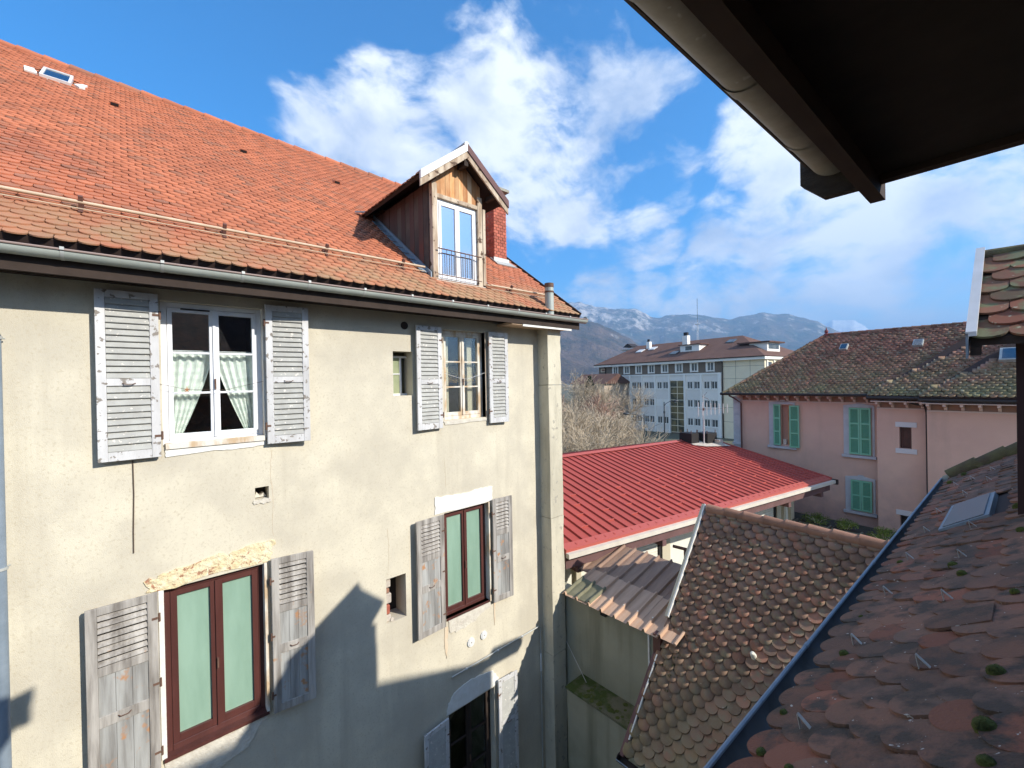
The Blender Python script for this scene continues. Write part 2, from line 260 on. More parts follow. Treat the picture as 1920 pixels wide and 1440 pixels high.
def tri_link(o): sc.collection.objects.link(o)
WM = {}
def setparent(o, p):
    o.parent = p; o.matrix_parent_inverse = WM[p.name].inverted() if p.name in WM else Matrix()
class MB:
    def __init__(s): s.v = []; s.f = []
    def quad(s, *p):
        k = len(s.v); s.v += [tuple(q) for q in p]; s.f.append(tuple(range(k, k+len(p)))); return s
    def box(s, x0, x1, y0, y1, z0, z1):
        return s.boxf(V((0, 0, 0)), V((1, 0, 0)), V((0, 1, 0)), V((0, 0, 1)), x0, x1, y0, y1, z0, z1)
    def boxf(s, O, X, Y, Z, x0, x1, y0, y1, z0, z1):
        k = len(s.v)
        for c in ((x0, y0, z0), (x1, y0, z0), (x1, y1, z0), (x0, y1, z0), (x0, y0, z1), (x1, y0, z1), (x1, y1, z1), (x0, y1, z1)):
            s.v.append(tuple(O+X*c[0]+Y*c[1]+Z*c[2]))
        for f in ((3, 2, 1, 0), (4, 5, 6, 7), (0, 1, 5, 4), (1, 2, 6, 5), (2, 3, 7, 6), (3, 0, 4, 7)): s.f.append(tuple(k+i for i in f))
        return s
    def prism(s, pts, ext):   # closed polygon (list of points) extruded by ext
        k = len(s.v); n = len(pts); ext = V(ext)
        s.v += [tuple(V(p)) for p in pts] + [tuple(V(p)+ext) for p in pts]
        s.f.append(tuple(k+i for i in range(n-1, -1, -1))); s.f.append(tuple(k+n+i for i in range(n)))
        for i in range(n): j = (i+1) % n; s.f.append((k+i, k+j, k+n+j, k+n+i))
        return s
    def tube(s, pts, r, n=10, caps=True, a0=0, a1=2*math.pi, up=None):
        pts = [V(p) for p in pts]; rs = r if isinstance(r, (list, tuple)) else [r]*len(pts); full = abs(a1-a0-2*math.pi) < 1e-6; rings = []
        m = n if full else n+1
        for i, p in enumerate(pts):
            t = (pts[min(i+1, len(pts)-1)]-pts[max(i-1, 0)]).normalized()
            u = V(up) if up else (V((0, 0, 1)) if abs(t.z) < .9 else V((1, 0, 0)))
            a = t.cross(u).normalized(); b = a.cross(t).normalized(); k = len(s.v)
            for j in range(m):
                q = a0+(a1-a0)*j/n; s.v.append(tuple(p+a*(math.cos(q)*rs[i])+b*(math.sin(q)*rs[i])))
            rings.append(k)
        for i in range(len(rings)-1):
            for j in range(n):
                j2 = (j+1) % m; s.f.append((rings[i]+j, rings[i]+j2, rings[i+1]+j2, rings[i+1]+j))
        if caps and full:
            s.f.append(tuple(rings[0]+j for j in range(n-1, -1, -1))); s.f.append(tuple(rings[-1]+j for j in range(n)))
        return s
    def mesh(s, name, m, smooth=False):
        me = bpy.data.meshes.new(name); me.from_pydata(s.v, [], s.f); me.materials.append(m)
        if smooth: me.polygons.foreach_set('use_smooth', [True]*len(me.polygons))
        me.update(); return me
    def build(s, name, m, parent=None, smooth=False, kind=None, label=None, bevel=0):
        o = bpy.data.objects.new(name, s.mesh(name, M[m] if isinstance(m, str) else m, smooth)); tri_link(o)
        if smooth:
            md = o.modifiers.new('es', 'EDGE_SPLIT'); md.split_angle = math.radians(40)
        if bevel:
            md = o.modifiers.new('bv', 'BEVEL'); md.width = bevel; md.segments = 1; md.limit_method = 'ANGLE'
        if parent: setparent(o, parent)
        if kind: o['kind'] = kind
        if label: o['label'] = label
        return o
def thing(name, label, cat, loc=(0, 0, 0), group=None):
    o = bpy.data.objects.new(name, None); tri_link(o); o.location = loc; WM[o.name] = Matrix.Translation(V(loc)); o.empty_display_size = .2
    o['label'] = label; o['category'] = cat
    if group: o['group'] = group
    return o
def tag(o, label, cat, group=None):
    o['label'] = label; o['category'] = cat
    if group: o['group'] = group
    return o
def inst(name, me, mtx, parent, label=None):
    o = bpy.data.objects.new(name, me); tri_link(o); o.matrix_basis = mtx; setparent(o, parent)
    if label: o['label'] = label
    return o
def fm(O, X, Y, Z):
    return Matrix(((X.x, Y.x, Z.x, O.x), (X.y, Y.y, Z.y, O.y), (X.z, Y.z, Z.z, O.z), (0, 0, 0, 1)))
def joined(name, me, mats, parent, m, kind='stuff', smooth=False):
    """many copies of a small mesh in one object"""
    n = len(me.vertices); vb = np.empty(n*3); me.vertices.foreach_get('co', vb); vb = np.c_[vb.reshape(-1, 3), np.ones(n)]
    A = np.array([np.array(x) for x in mats]); P = np.einsum('kij,nj->kni', A, vb)[:, :, :3].reshape(-1, 3)
    ls = np.array([l.vertex_index for l in me.loops]); st = np.array([p.loop_start for p in me.polygons]); tt = np.array([p.loop_total for p in me.polygons])
    k = len(mats); out = bpy.data.meshes.new(name)
    out.vertices.add(len(P)); out.vertices.foreach_set('co', P.ravel())
    LV = (ls[None, :]+(np.arange(k)*n)[:, None]).ravel(); out.loops.add(len(LV)); out.loops.foreach_set('vertex_index', LV.astype(np.int32))
    S = (st[None, :]+(np.arange(k)*len(ls))[:, None]).ravel(); out.polygons.add(len(S)); out.polygons.foreach_set('loop_start', S.astype(np.int32))
    out.update(calc_edges=True); out.materials.append(m); out.validate()
    o = bpy.data.objects.new(name, out); tri_link(o); setparent(o, parent)
    if kind: o['kind'] = kind
    return o

def tile_mesh(name, w, l, r, th, m, n=7, cham=0):
    pts = [(w/2*math.sin(a), r*(1-math.cos(a))) for a in [(-math.pi/2)+math.pi*i/n for i in range(n+1)]]
    pts = pts+[(w/2, l), (-w/2, l)]
    b = MB(); k = len(pts)
    b.v = [(x, y, 0) for x, y in pts]+[(x, y, th) for x, y in pts]
    b.f = [tuple(k+i for i in range(k))]+[(i, (i+1) % k, k+(i+1) % k, k+i) for i in range(k-1)]
    return b.mesh(name, m)
def tile_field(roof, O, U, Vv, u0, u1, v0, v1, w, ex, th, m, inside=None, nmax=300, jit=1.0, r=None, name='tile', n=7, lift=0, stuff='far_tiles', vend=None):
    N = U.cross(Vv).normalized(); l = ex*2.1; r = r or ex*.62
    me = tile_mesh(name, w*.975, l, r, th, m, n)
    tilt = math.atan(th*1.05/ex); cand = []
    rows = int((v1-v0)/ex)+1
    for i in range(rows):
        v = v0+i*ex; sh = (w/2 if i % 2 else 0)
        for j in range(int((u1-u0)/w)+1):
            u = u0+sh+j*w+random.gauss(0, .0025*jit)
            if u > u1+.01 or (inside and not inside(u, v)): continue
            c = O+U*u+Vv*(v+random.gauss(0, .003*jit))+N*(th*1.15+lift+random.gauss(0, .0008*jit))
            ti = tilt+random.gauss(0, .013*jit); ya = random.gauss(0, .013*jit); ro = random.gauss(0, .012*jit)
            X = (U+Vv*ya+N*ro).normalized(); Y = (Vv*math.cos(ti)-N*math.sin(ti)-X*ya).normalized(); Z = X.cross(Y).normalized(); Y = Z.cross(X)
            pr = camproj(c); ok = pr and -30 < pr[0] < 1950 and -30 < pr[1] < 1470
            ve = (v1+.02 if vend is None else vend(u) if callable(vend) else vend)-v; Y = Y*max(.3, min(1, ve/l))
            cand.append(((1/pr[2] if ok else 0), fm(c, X, Y, Z)))
    cand.sort(key=lambda a: -a[0])
    for s, mt in cand[:nmax]: inst(name, me, mt, roof)
    if len(cand) > nmax: joined(stuff, me, [c[1] for c in cand[nmax:]], roof, m)
    return me

def wall_holes(b, O, X, Z, Nn, u0, u1, z0, z1, holes, depth):
    """front skin of a wall in plane O,X,Z with rectangular holes and reveals going back along -Nn"""
    us = sorted({u0, u1, *[h[0] for h in holes], *[h[1] for h in holes]}); zs = sorted({z0, z1, *[h[2] for h in holes], *[h[3] for h in holes]})
    P = lambda u, z, d=0: O+X*u+Z*z-Nn*d
    for a, c in zip(us, us[1:]):
        for e, g in zip(zs, zs[1:]):
            mu, mz = (a+c)/2, (e+g)/2
            if any(h[0] < mu < h[1] and h[2] < mz < h[3] for h in holes): continue
            b.quad(P(a, e), P(c, e), P(c, g), P(a, g))
    for h in holes:
        a, c, e, g = h[:4]; d = h[4] if len(h) > 4 else depth
        b.quad(P(a, e), P(a, e, d), P(c, e, d), P(c, e)); b.quad(P(a, g), P(c, g), P(c, g, d), P(a, g, d))
        b.quad(P(a, e), P(a, g), P(a, g, d), P(a, e, d)); b.quad(P(c, e), P(c, e, d), P(c, g, d), P(c, g))
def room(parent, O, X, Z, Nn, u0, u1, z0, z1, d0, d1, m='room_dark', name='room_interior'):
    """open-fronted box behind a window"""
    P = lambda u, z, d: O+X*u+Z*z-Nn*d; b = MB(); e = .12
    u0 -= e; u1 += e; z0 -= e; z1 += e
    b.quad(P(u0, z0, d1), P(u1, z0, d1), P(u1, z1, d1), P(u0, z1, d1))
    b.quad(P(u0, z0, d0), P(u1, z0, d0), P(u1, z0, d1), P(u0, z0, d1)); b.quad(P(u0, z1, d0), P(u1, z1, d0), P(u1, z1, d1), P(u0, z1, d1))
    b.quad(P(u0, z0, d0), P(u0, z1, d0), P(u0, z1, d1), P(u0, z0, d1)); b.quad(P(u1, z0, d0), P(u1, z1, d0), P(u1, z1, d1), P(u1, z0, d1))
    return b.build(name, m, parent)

# ================================================================ SETTING
b = MB(); S = 30000
b.quad((-S, -S, 0), (S, -S, 0), (S, S, 0), (-S, S, 0)); g = b.build('ground', 'ground', kind='structure')
b = MB(); b.quad((-14, -8, .004), (4, -8, .004), (4, 30, .004), (-14, 30, .004)); b.build('courtyard', 'courtyard', kind='structure')
b = MB(); b.quad((-90, 38, .004), (30, 30, .004), (30, 46, .004), (-90, 60, .004)); b.build('road', 'asphalt', kind='structure')

# mountains ---------------------------------------------------------------------------------------------
def interp(tab, x):
    for (a, c), (e, g) in zip(tab, tab[1:]):
        if a <= x <= e:
            t = (x-a)/(e-a); t = t*t*(3-2*t)*.5+t*.5; return c+(g-c)*t
    return tab[0][1] if x < tab[0][0] else tab[-1][1]
def prof(pts):
    out = []
    for px, py in pts:
        d = pdir(px, py); out.append((math.degrees(math.atan2(d.x, d.y)), d.z/math.hypot(d.x, d.y)))
    return out
def mountain(name, tab, a0, a1, R, run, m, label, na=260, nr=54, cliff=.3, rough=1.0, back=2000, seed=0):
    b = MB(); rows = nr+10
    for i in range(na+1):
        az = a0+(a1-a0)*i/na; t0 = interp(tab, az); s, c = math.sin(math.radians(az)), math.cos(math.radians(az))
        Rr = R*(1+.05*noise.noise(V((az*.12, seed, 0))))
        H = t0*Rr+11
        H *= 1+.012*rough*noise.fractal(V((az*1.3, seed+3, 0)), .8, 2, 5)
        for k in range(rows+1):
            if k <= nr:
                t = k/nr; dist = Rr-run*(1-t)
                h = H*((1-cliff)*min(1, t/.80)**1.25+cliff*max(0, (t-.80)/.20)**.8)
            else:
                t = (k-nr)/10; dist = Rr+back*t; h = H*(1-t)**1.2
            x, y = s*dist, c*dist
            q = V((x/700, y/700, seed)); gul = noise.fractal(q, .75, 2.1, 6)
            q3 = V((x/900+.3*gul, y/900, seed+4)); rid = abs(noise.noise(q3))+.5*abs(noise.noise(q3*2.3))+.25*abs(noise.noise(q3*5.1))
            amp = math.sin(math.pi*min(1, t))*.9 if k <= nr else 0
            h += H*rough*amp*(.10*gul-.22*rid+.08)
            b.v.append((x, y, max(h, -1) if 0 < k < rows else -1))
    for i in range(na):
        for k in range(rows):
            p = i*(rows+1)+k; b.f.append((p, p+rows+1, p+rows+2, p+1))
    o = b.build(name, m, kind='structure'); o['label'] = label
    o.data.polygons.foreach_set('use_smooth', [True]*len(o.data.polygons)); return o
def mount_mat(name, low, mid, rock, snow=None, snowz=0, rthr=(-.04, .15)):
    m = bpy.data.materials.new(name); m.use_nodes = True; t = m.node_tree; N = t.nodes; L = t.links; bs = N['Principled BSDF']; bs.inputs['Roughness'].default_value = 1; bs.inputs['Specular IOR Level'].default_value = 0
    g_ = N.new('ShaderNodeNewGeometry'); sx = N.new('ShaderNodeSeparateXYZ'); L.new(g_.outputs['Normal'], sx.inputs[0])
    def no(s, d=8, st=(1, 1, 1)):
        mp = N.new('ShaderNodeMapping'); mp.inputs['Scale'].default_value = st; L.new(g_.outputs['Position'], mp.inputs[0])
        n = N.new('ShaderNodeTexNoise'); n.inputs['Scale'].default_value = s; n.inputs['Detail'].default_value = d; n.inputs['Roughness'].default_value = .65; L.new(mp.outputs[0], n.inputs['Vector']); return n.outputs['Fac']
    def rg(v, a, c):
        r = N.new('ShaderNodeMapRange'); r.inputs[1].default_value = a; r.inputs[2].default_value = c; L.new(v, r.inputs[0]); return r.outputs[0]
    def mi(f, a, c):
        x = N.new('ShaderNodeMix'); x.data_type = 'RGBA'; L.new(f, x.inputs[0])
        for i, q in ((6, a), (7, c)):
            if isinstance(q, tuple): x.inputs[i].default_value = (*q, 1)
            else: L.new(q, x.inputs[i])
        return x.outputs[2]
    def ma(op, a, c):
        x = N.new('ShaderNodeMath'); x.operation = op
        for i, q in enumerate((a, c)):
            if isinstance(q, (int, float)): x.inputs[i].default_value = q
            else: L.new(q, x.inputs[i])
        return x.outputs[0]
    col = mi(rg(no(.004), .4, .6), low, mid)
    f = ma('ADD', ma('MULTIPLY', sx.outputs[2], -1.0), ma('MULTIPLY', no(.009, 10, (1, 1, .4)), 1.15))
    sp = N.new('ShaderNodeSeparateXYZ'); L.new(g_.outputs['Position'], sp.inputs[0])
    f = ma('ADD', f, ma('MULTIPLY', sp.outputs[2], .00034))
    col = mi(rg(f, *rthr), col, rock)
    if snow:
        col = mi(rg(ma('ADD', sp.outputs[2], ma('MULTIPLY', no(.004, 8), 900)), snowz, snowz+150), col, snow)
    L.new(col, bs.inputs['Base Color'])
    bp = N.new('ShaderNodeBump'); bp.inputs['Distance'].default_value = 60; L.new(no(.01, 10, (1, 1, .4)), bp.inputs['Height']); L.new(bp.outputs[0], bs.inputs['Normal'])
    return m
A = prof([(900, 600), (1000, 575), (1063, 568), (1082, 566), (1118, 575), (1155, 580), (1190, 578), (1209, 587), (1224, 595), (1235, 596), (1252, 591), (1284, 590), (1309, 590), (1340, 595), (1368, 598), (1399, 592), (1434, 585), (1452, 590), (1474, 588), (1502, 595), (1527, 601), (1552, 613), (1575, 622), (1640, 640), (1750, 665), (1860, 680)])
mountain('mountain_ridge', A, A[0][0]-20, A[-1][0]+25, 6400, 3000, mount_mat('mountain_far', (.04, .055, .03), (.12, .09, .055), (.50, .455, .40)), 'long wooded mountain ridge with pale limestone cliffs', na=420, cliff=.30, seed=1.7)
Bp = prof([(850, 560), (1000, 585), (1057, 592), (1096, 602), (1120, 607), (1143, 617), (1174, 632), (1202, 648), (1240, 676), (1280, 700), (1330, 712)])
mountain('mountain_slope', Bp, Bp[0][0]-15, Bp[-1][0], 3300, 1700, mount_mat('mountain_near', (.05, .05, .035), (.14, .10, .075), (.45, .42, .38), rthr=(-.02, .26)), 'nearer brown wooded mountain flank beside the ridge', na=260, cliff=.1, rough=1.0, seed=5.2)
Sp = prof([(1480, 690), (1520, 640), (1545, 608), (1562, 600), (1580, 601), (1600, 600), (1612, 606), (1640, 625), (1700, 660)])
mountain('snowy_mountain', Sp, Sp[0][0], Sp[-1][0], 13000, 4000, mount_mat('mountain_snow', (.06, .07, .06), (.1, .1, .08), (.3, .3, .3), (.85, .87, .9), 900), 'snow covered mountain top showing behind the ridge', na=120, cliff=.2, rough=.5, seed=8.8)
# air: thin even haze
hb = MB(); hb.box(-16000, 9000, -6000, 19500, -1.0, 1420); hz = hb.build('haze', 'ground', kind='stuff')
hm = bpy.data.materials.new('haze'); hm.use_nodes = True; hm.node_tree.nodes.clear()
pv = hm.node_tree.nodes.new('ShaderNodeVolumePrincipled'); pv.inputs['Color'].default_value = (.36, .62, 1, 1); pv.inputs['Density'].default_value = .00017; pv.inputs['Anisotropy'].default_value = .1
ho = hm.node_tree.nodes.new('ShaderNodeOutputMaterial'); hm.node_tree.links.new(pv.outputs[0], ho.inputs['Volume']); hz.data.materials[0] = hm

# ================================================================ CREAM STUCCO HOUSE (left)
house = thing('stucco_house', 'cream stucco house with weathered shutters and orange tiled roof, nearest on the left', 'house', (-9, 2, 0))
X_, Y_, Z_ = V((1, 0, 0)), V((0, 1, 0)), V((0, 0, 1))
WX = -6.0
WO = V((WX, 0, 0))
W1 = (.27, 1.25, 10.36, 11.96); W2 = (3.88, 4.75, 10.38, 11.89); W3 = (.24, 1.21, 6.98, 8.81); W4 = (3.83, 4.75, 7.10, 8.85); W5 = (3.85, 4.82, 3.6, 5.50)
N1 = (2.98, 3.31, 10.82, 11.50, .28); N2 = (2.80, 3.12, 7.43, 8.09, .34); H1 = (1.13, 1.28, 9.61, 9.76, .2)
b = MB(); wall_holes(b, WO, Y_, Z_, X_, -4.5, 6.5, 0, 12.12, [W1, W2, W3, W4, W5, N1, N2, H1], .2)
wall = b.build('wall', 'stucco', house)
b = MB(); b.quad((WX, 6.5, 0), (-14, 6.5, 0), (-14, 6.5, 12.4), (-10, 6.5, 15.6), (WX, 6.5, 12.4)); b.quad((WX, -4.5, 0), (-14, -4.5, 0), (-14, -4.5, 12.4), (-10, -4.5, 15.6), (WX, -4.5, 12.4)); b.build('side_wall', 'stucco_side', house)
# corner pilaster with damaged edge, blocks
for z0, z1 in ((0, 3.1), (3.11, 5.6), (5.61, 8.3), (8.31, 10.92), (10.93, 12.08)):
    b = MB(); k = 8; z = [z0+(z1-z0)*i/k for i in range(k+1)]
    r = [[V((WX-.02, 6.10, q)), V((-5.72, 6.10+random.uniform(-.006, .006), q)), V((-5.72, 6.47+random.uniform(-.02, .012), q)), V((-6.2, 6.52, q))] for q in z]
    for i in range(k):
        for j in range(3): b.quad(r[i][j], r[i][j+1], r[i+1][j+1], r[i+1][j])
    b.quad(*r[0][::-1]); b.quad(*r[-1])
    b.build('corner_pilaster', 'pilaster', house)

# --- plaster patches (irregular plates a few mm proud)
def blob(pts, x=WX+.006, th=.006, m='patch_white', name='plaster_patch', parent=None, amp=.012, sub=5):
    out = []
    for i, (y, z) in enumerate(pts):
        y2, z2 = pts[(i+1) % len(pts)]
        for k in range(sub):
            t = k/sub; out.append((y+(y2-y)*t+random.gauss(0, amp)*(k > 0), z+(z2-z)*t+random.gauss(0, amp)*(k > 0)))
    return MB().prism([V((x-th, y, z)) for y, z in out][::-1], (th*2, 0, 0)).build(name, m, parent or house)
blob([(.10, 8.83), (1.27, 8.83), (1.30, 8.98), (1.33, 9.07), (1.05, 9.08), (.85, 9.03), (.75, 9.07), (.45, 9.0), (.2, 8.98), (.08, 8.95)], m='patch_rust', amp=.016, th=.006)
blob([(3.65, 8.87), (4.84, 8.87), (4.86, 9.12), (4.6, 9.14), (4.3, 9.11), (3.98, 9.12), (3.66, 9.15)], m='patch_white', amp=.008)
blob([(3.80, 5.52), (4.86, 5.52), (4.93, 5.62), (4.80, 5.80), (4.50, 5.87), (4.2, 5.87), (3.95, 5.82), (3.84, 5.70)], m='patch_white', amp=.007)
blob([(.22, 6.93), (1.23, 6.93), (1.12, 6.84), (1.0, 6.66), (.65, 6.58), (.24, 6.55)], m='patch_grey', amp=.012)
blob([(3.86, 7.07), (4.75, 7.07), (4.78, 6.98), (4.55, 6.93), (4.4, 6.85), (4.05, 6.82), (3.9, 6.86)], m='patch_grey', amp=.01)
blob([(.28, 10.34), (1.25, 10.34), (1.25, 10.28), (.9, 10.26), (.75, 10.275), (.29, 10.25)], m='patch_white', amp=.004)
blob([(1.11, 9.61), (1.3, 9.61), (1.3, 9.57), (1.22, 9.55), (1.15, 9.56), (1.10, 9.58)], m='patch_grey', amp=.006)
blob([(3.86, 10.37), (4.76, 10.37), (4.76, 10.32), (3.88, 10.31)], m='patch_grey', amp=.006)
blob([(3.80, 6.98), (3.86, 6.98), (3.85, 6.6), (3.82, 6.45), (3.79, 6.65)], m='rust_stain', th=.002, amp=.006, name='rust_stain')
blob([(4.84, 7.02), (4.88, 7.0), (4.87, 6.7), (4.85, 6.6)], m='rust_stain', th=.002, amp=.004, name='rust_stain')
MB().prism([V((WX-.19, y, z)) for y, z in ((1.14, 9.62), (1.27, 9.62), (1.24, 9.67), (1.2, 9.64), (1.16, 9.69))], (.1, 0, 0)).build('rubble', 'patch_grey', house)
MB().box(WX-.21, WX-.2, 1.12, 1.29, 9.6, 9.78).build('hole_backing', 'room_dark', house)

# --- shutters
def shutter(y0, y1, z0, z1, kind='louver', thick=.035, x=WX+.045, outer='l', split=.46, mF='wood_white', mS='slat_grey', ang=0, stile=None, label=None, parts=True):
    X0 = x; st = stile or (.075 if kind == 'louver' else .085)
    hy = y1 if outer == 'l' else y0        # hinge side y
    def W(x_, y_, z_):   # swing slightly about the hinge
        d = y_-hy; return V((X0+x_+abs(d)*math.sin(ang), hy+d*math.cos(ang), z_))
    def bx(b, ya, yb, za, zb, xa, xb):
        k = len(b.v)
        for c in ((xa, ya, za), (xb, ya, za), (xb, yb, za), (xa, yb, za), (xa, ya, zb), (xb, ya, zb), (xb, yb, zb), (xa, yb, zb)): b.v.append(tuple(W(*c)))
        for f in ((3, 2, 1, 0), (4, 5, 6, 7), (0, 1, 5, 4), (1, 2, 6, 5), (2, 3, 7, 6), (3, 0, 4, 7)): b.f.append(tuple(k+i for i in f))
    b = MB(); H = z1-z0
    bx(b, y0, y0+st, z0, z1, 0, thick); bx(b, y1-st, y1, z0, z1, 0, thick)
    a, c = y0+st, y1-st
    bx(b, a, c, z0+.0, z0+.10, .002, thick-.002); bx(b, a, c, z1-.075, z1, .002, thick-.002)
    fields = []
    if kind == 'louver':
        zm = z0+H*split; bx(b, a, c, zm-.035, zm+.045, .002, thick-.002); fields = [(z0+.10, zm-.035, 's'), (zm+.045, z1-.075, 's')]
    else:
        zt = z1-H*.31; zm = z0+H*.42
        bx(b, a, c, zt-.09, zt, .002, thick-.002); bx(b, a, c, zm-.08, zm+.03, .002, thick-.002)
        fields = [(zt, z1-.075, 's'), (zm+.03, zt-.09, 'p'), (z0+.10, zm-.08, 'p')]
    o = b.build('shutter', mF, house, bevel=.003, label=label)
    for za, zb, kd in fields:
        if kd == 's':
            n = max(2, round((zb-za)/.064)); pitch = (zb-za)/n
            for i in range(n):
                zc = za+pitch*(i+.5)+random.gauss(0, .0015); s = MB(); dz = pitch*(.50 if kind == 'louver' else .30); jy = random.gauss(0, .0008)
                pts = [W(.006, a+.002, zc+dz), W(.012, a+.002, zc+dz+.004), W(thick+.003, a+.002, zc-dz*.95+jy), W(thick-.004, a+.002, zc-dz*.95-.007+jy)]
                ext = W(0, c-.002, 0)-W(0, a+.002, 0); s.prism(pts, ext); s.build('slat', mS, o)
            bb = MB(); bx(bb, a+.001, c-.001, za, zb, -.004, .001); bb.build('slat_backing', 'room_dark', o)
        else:
            nb = 3; w = (c-a)/nb
            for i in range(nb):
                s = MB(); bx(s, a+w*i+.0015, a+w*(i+1)-.0015, za, zb, .006+random.uniform(0, .002), thick-.012); s.build('panel_board', 'wood_panel', o)
    # hinges on the window side, a latch
    for zh in (z0+H*.12, z0+H*.5, z1-H*.14) if kind != 'louver' else (z0+H*.13, z1-H*.13):
        s = MB(); s.tube([(X0+thick*.5+.012, hy+(.012 if outer == 'l' else -.012), zh-.045), (X0+thick*.5+.012, hy+(.012 if outer == 'l' else -.012), zh+.045)], .011, 8)
        s.boxf(V((0, 0, 0)), X_, Y_, Z_, X0+thick, X0+thick+.004, min(hy, hy+(-.05 if outer == 'l' else .05)), max(hy, hy+(-.05 if outer == 'l' else .05)), zh-.012, zh+.012)
        s.build('hinge', 'iron', o)
    s = MB(); yl = (y0+y1)/2; zl = z0+H*(.42 if kind != 'louver' else split)
    s.tube([W(thick, yl-.05, zl-.01), W(thick+.02, yl-.03, zl-.02), W(thick+.02, yl+.03, zl-.02), W(thick, yl+.05, zl-.01)], .005, 6); s.build('pull_handle', 'iron', o)
    return o
shutter(-.24, .25, 10.27, 12.01, outer='l', ang=.03)
shutter(1.265, 1.75, 10.29, 12.01, outer='r', ang=.10)
shutter(3.33, 3.80, 10.27, 11.91, outer='l', ang=.05)
shutter(4.79, 5.22, 10.27, 11.90, outer='r', ang=.05)
shutter(-.36, .19, 6.90, 8.83, 'panel', outer='l', ang=.03, mF='wood_grey', mS='wood_grey')
shutter(1.27, 1.75, 6.95, 8.86, 'panel', outer='r', ang=.14, mF='wood_grey', mS='wood_grey')
shutter(3.26, 3.78, 7.03, 8.86, 'panel', outer='l', ang=.06, mF='wood_grey', mS='wood_grey')
shutter(4.80, 5.24, 7.05, 8.90, 'panel', outer='r', ang=.07, mF='wood_grey', mS='wood_grey')
shutter(3.32, 3.80, 3.62, 5.52, outer='l', ang=.10, split=.62)
shutter(4.86, 5.30, 3.60, 5.62, outer='r', ang=.06, split=.60)

# --- windows
def casement(w, back, mF, mullw=.045, bars=2, pane='pane', curtain=False, fw=.055, rm='room_dark', deep=1.2, name='window'):
    y0, y1, z0, z1 = w[:4]; xo = WX-back; root = MB()
    # outer frame
    root.box(xo-.05, xo+.012, y0, y0+fw, z0, z1); root.box(xo-.05, xo+.012, y1-fw, y1, z0, z1); root.box(xo-.05, xo+.012, y0+fw, y1-fw, z1-fw, z1); root.box(xo-.05, xo+.02, y0+fw, y1-fw, z0, z0+fw*1.1)
    o = root.build(name, mF, house, bevel=.003)
    ym = (y0+y1)/2; a0 = z0+fw*1.1+.004; a1 = z1-fw-.004; sw = mullw
    for i, (ya, yb) in enumerate(((y0+fw+.003, ym-.002), (ym+.002, y1-fw-.003))):
        s = MB(); s.box(xo-.04, xo+.018, ya, ya+sw, a0, a1); s.box(xo-.04, xo+.018, yb-sw, yb, a0, a1); s.box(xo-.04, xo+.017, ya+sw, yb-sw, a0, a0+sw*1.4); s.box(xo-.04, xo+.017, ya+sw, yb-sw, a1-sw, a1)
        hh = (a1-a0-sw*2.4)/(bars+1)
        for k in range(bars):
            zc = a0+sw*1.4+hh*(k+1); s.box(xo-.03, xo+.012, ya+sw, yb-sw, zc-.012, zc+.012)
        s.build('sash', mF, o, bevel=.002)
        for k in range(bars+1):
            za = a0+sw*1.4+hh*k+(.012 if k else 0); zb = a0+sw*1.4+hh*(k+1)-(.012 if k < bars else 0)
            MB().box(xo-.016, xo-.012, ya+sw, yb-sw, za, zb).build('pane', pane, o)
    s = MB(); s.box(xo+.018, xo+.034, ym-.014, ym+.014, a0+.0, a1); s.build('cover_strip', mF, o)
    s = MB(); s.box(xo+.034, xo+.05, ym-.008, ym+.008, (a0+a1)/2-.18, (a0+a1)/2-.06); s.build('handle', 'iron', o)
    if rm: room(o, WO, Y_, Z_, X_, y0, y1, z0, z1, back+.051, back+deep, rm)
    return o
w1 = casement(W1, .09, 'white_paint', rm='room_mid', deep=1.6)
MB().box(WX-.075, WX-.055, .45, .72, 11.885, 11.90).build('vent_grille', 'room_dark', w1)
# sill boards
MB().box(WX-.1, WX+.03, .29, 1.25, 10.335, 10.36+.035).build('sill', 'frame_old', w1)
# lace curtains tied to the sides
def curtain(parent, y_out, y_in, z0, z1, x):
    b = MB(); nu, nv = 26, 26
    for j in range(nv+1):
        v = j/nv; z = z1-(z1-z0)*v
        wdt = (y_in-y_out)*(1.05-.86*max(0, v-.05)**1.25) if v < .98 else (y_in-y_out)*.1
        for i in range(nu+1):
            u = i/nu; b.v.append((x+.018*math.sin(u*31+v*2)*(1-.2*v), y_out+wdt*u, z))
    for j in range(nv):
        for i in range(nu): p = j*(nu+1)+i; b.f.append((p, p+1, p+nu+2, p+nu+1))
    o = b.build('curtain', 'lace', parent, smooth=True); return o
m = M['lace']; t = m.node_tree; bs = t.nodes['Principled BSDF']
wv = t.nodes.new('ShaderNodeTexWave'); wv.bands_direction = 'Z'; wv.inputs['Scale'].default_value = 3.6; wv.inputs['Distortion'].default_value = 2.5; wv.inputs['Detail Scale'].default_value = 9
gp = t.nodes.new('ShaderNodeNewGeometry'); t.links.new(gp.outputs['Position'], wv.inputs['Vector'])
rr = t.nodes.new('ShaderNodeMapRange'); rr.inputs[1].default_value = .3; rr.inputs[2].default_value = .7; rr.inputs[3].default_value = .93; rr.inputs[4].default_value = 1; t.links.new(wv.outputs['Fac'], rr.inputs[0]); t.links.new(rr.outputs[0], bs.inputs['Alpha'])
curtain(w1, .345, .73, 10.43, 11.42, WX-.19); curtain(w1, 1.175, .79, 10.43, 11.42, WX-.19)
MB().tube([(WX-.19, .32, 11.43), (WX-.19, 1.2, 11.43)], .006, 6).build('curtain_rod', 'white_paint', w1)
s = MB()
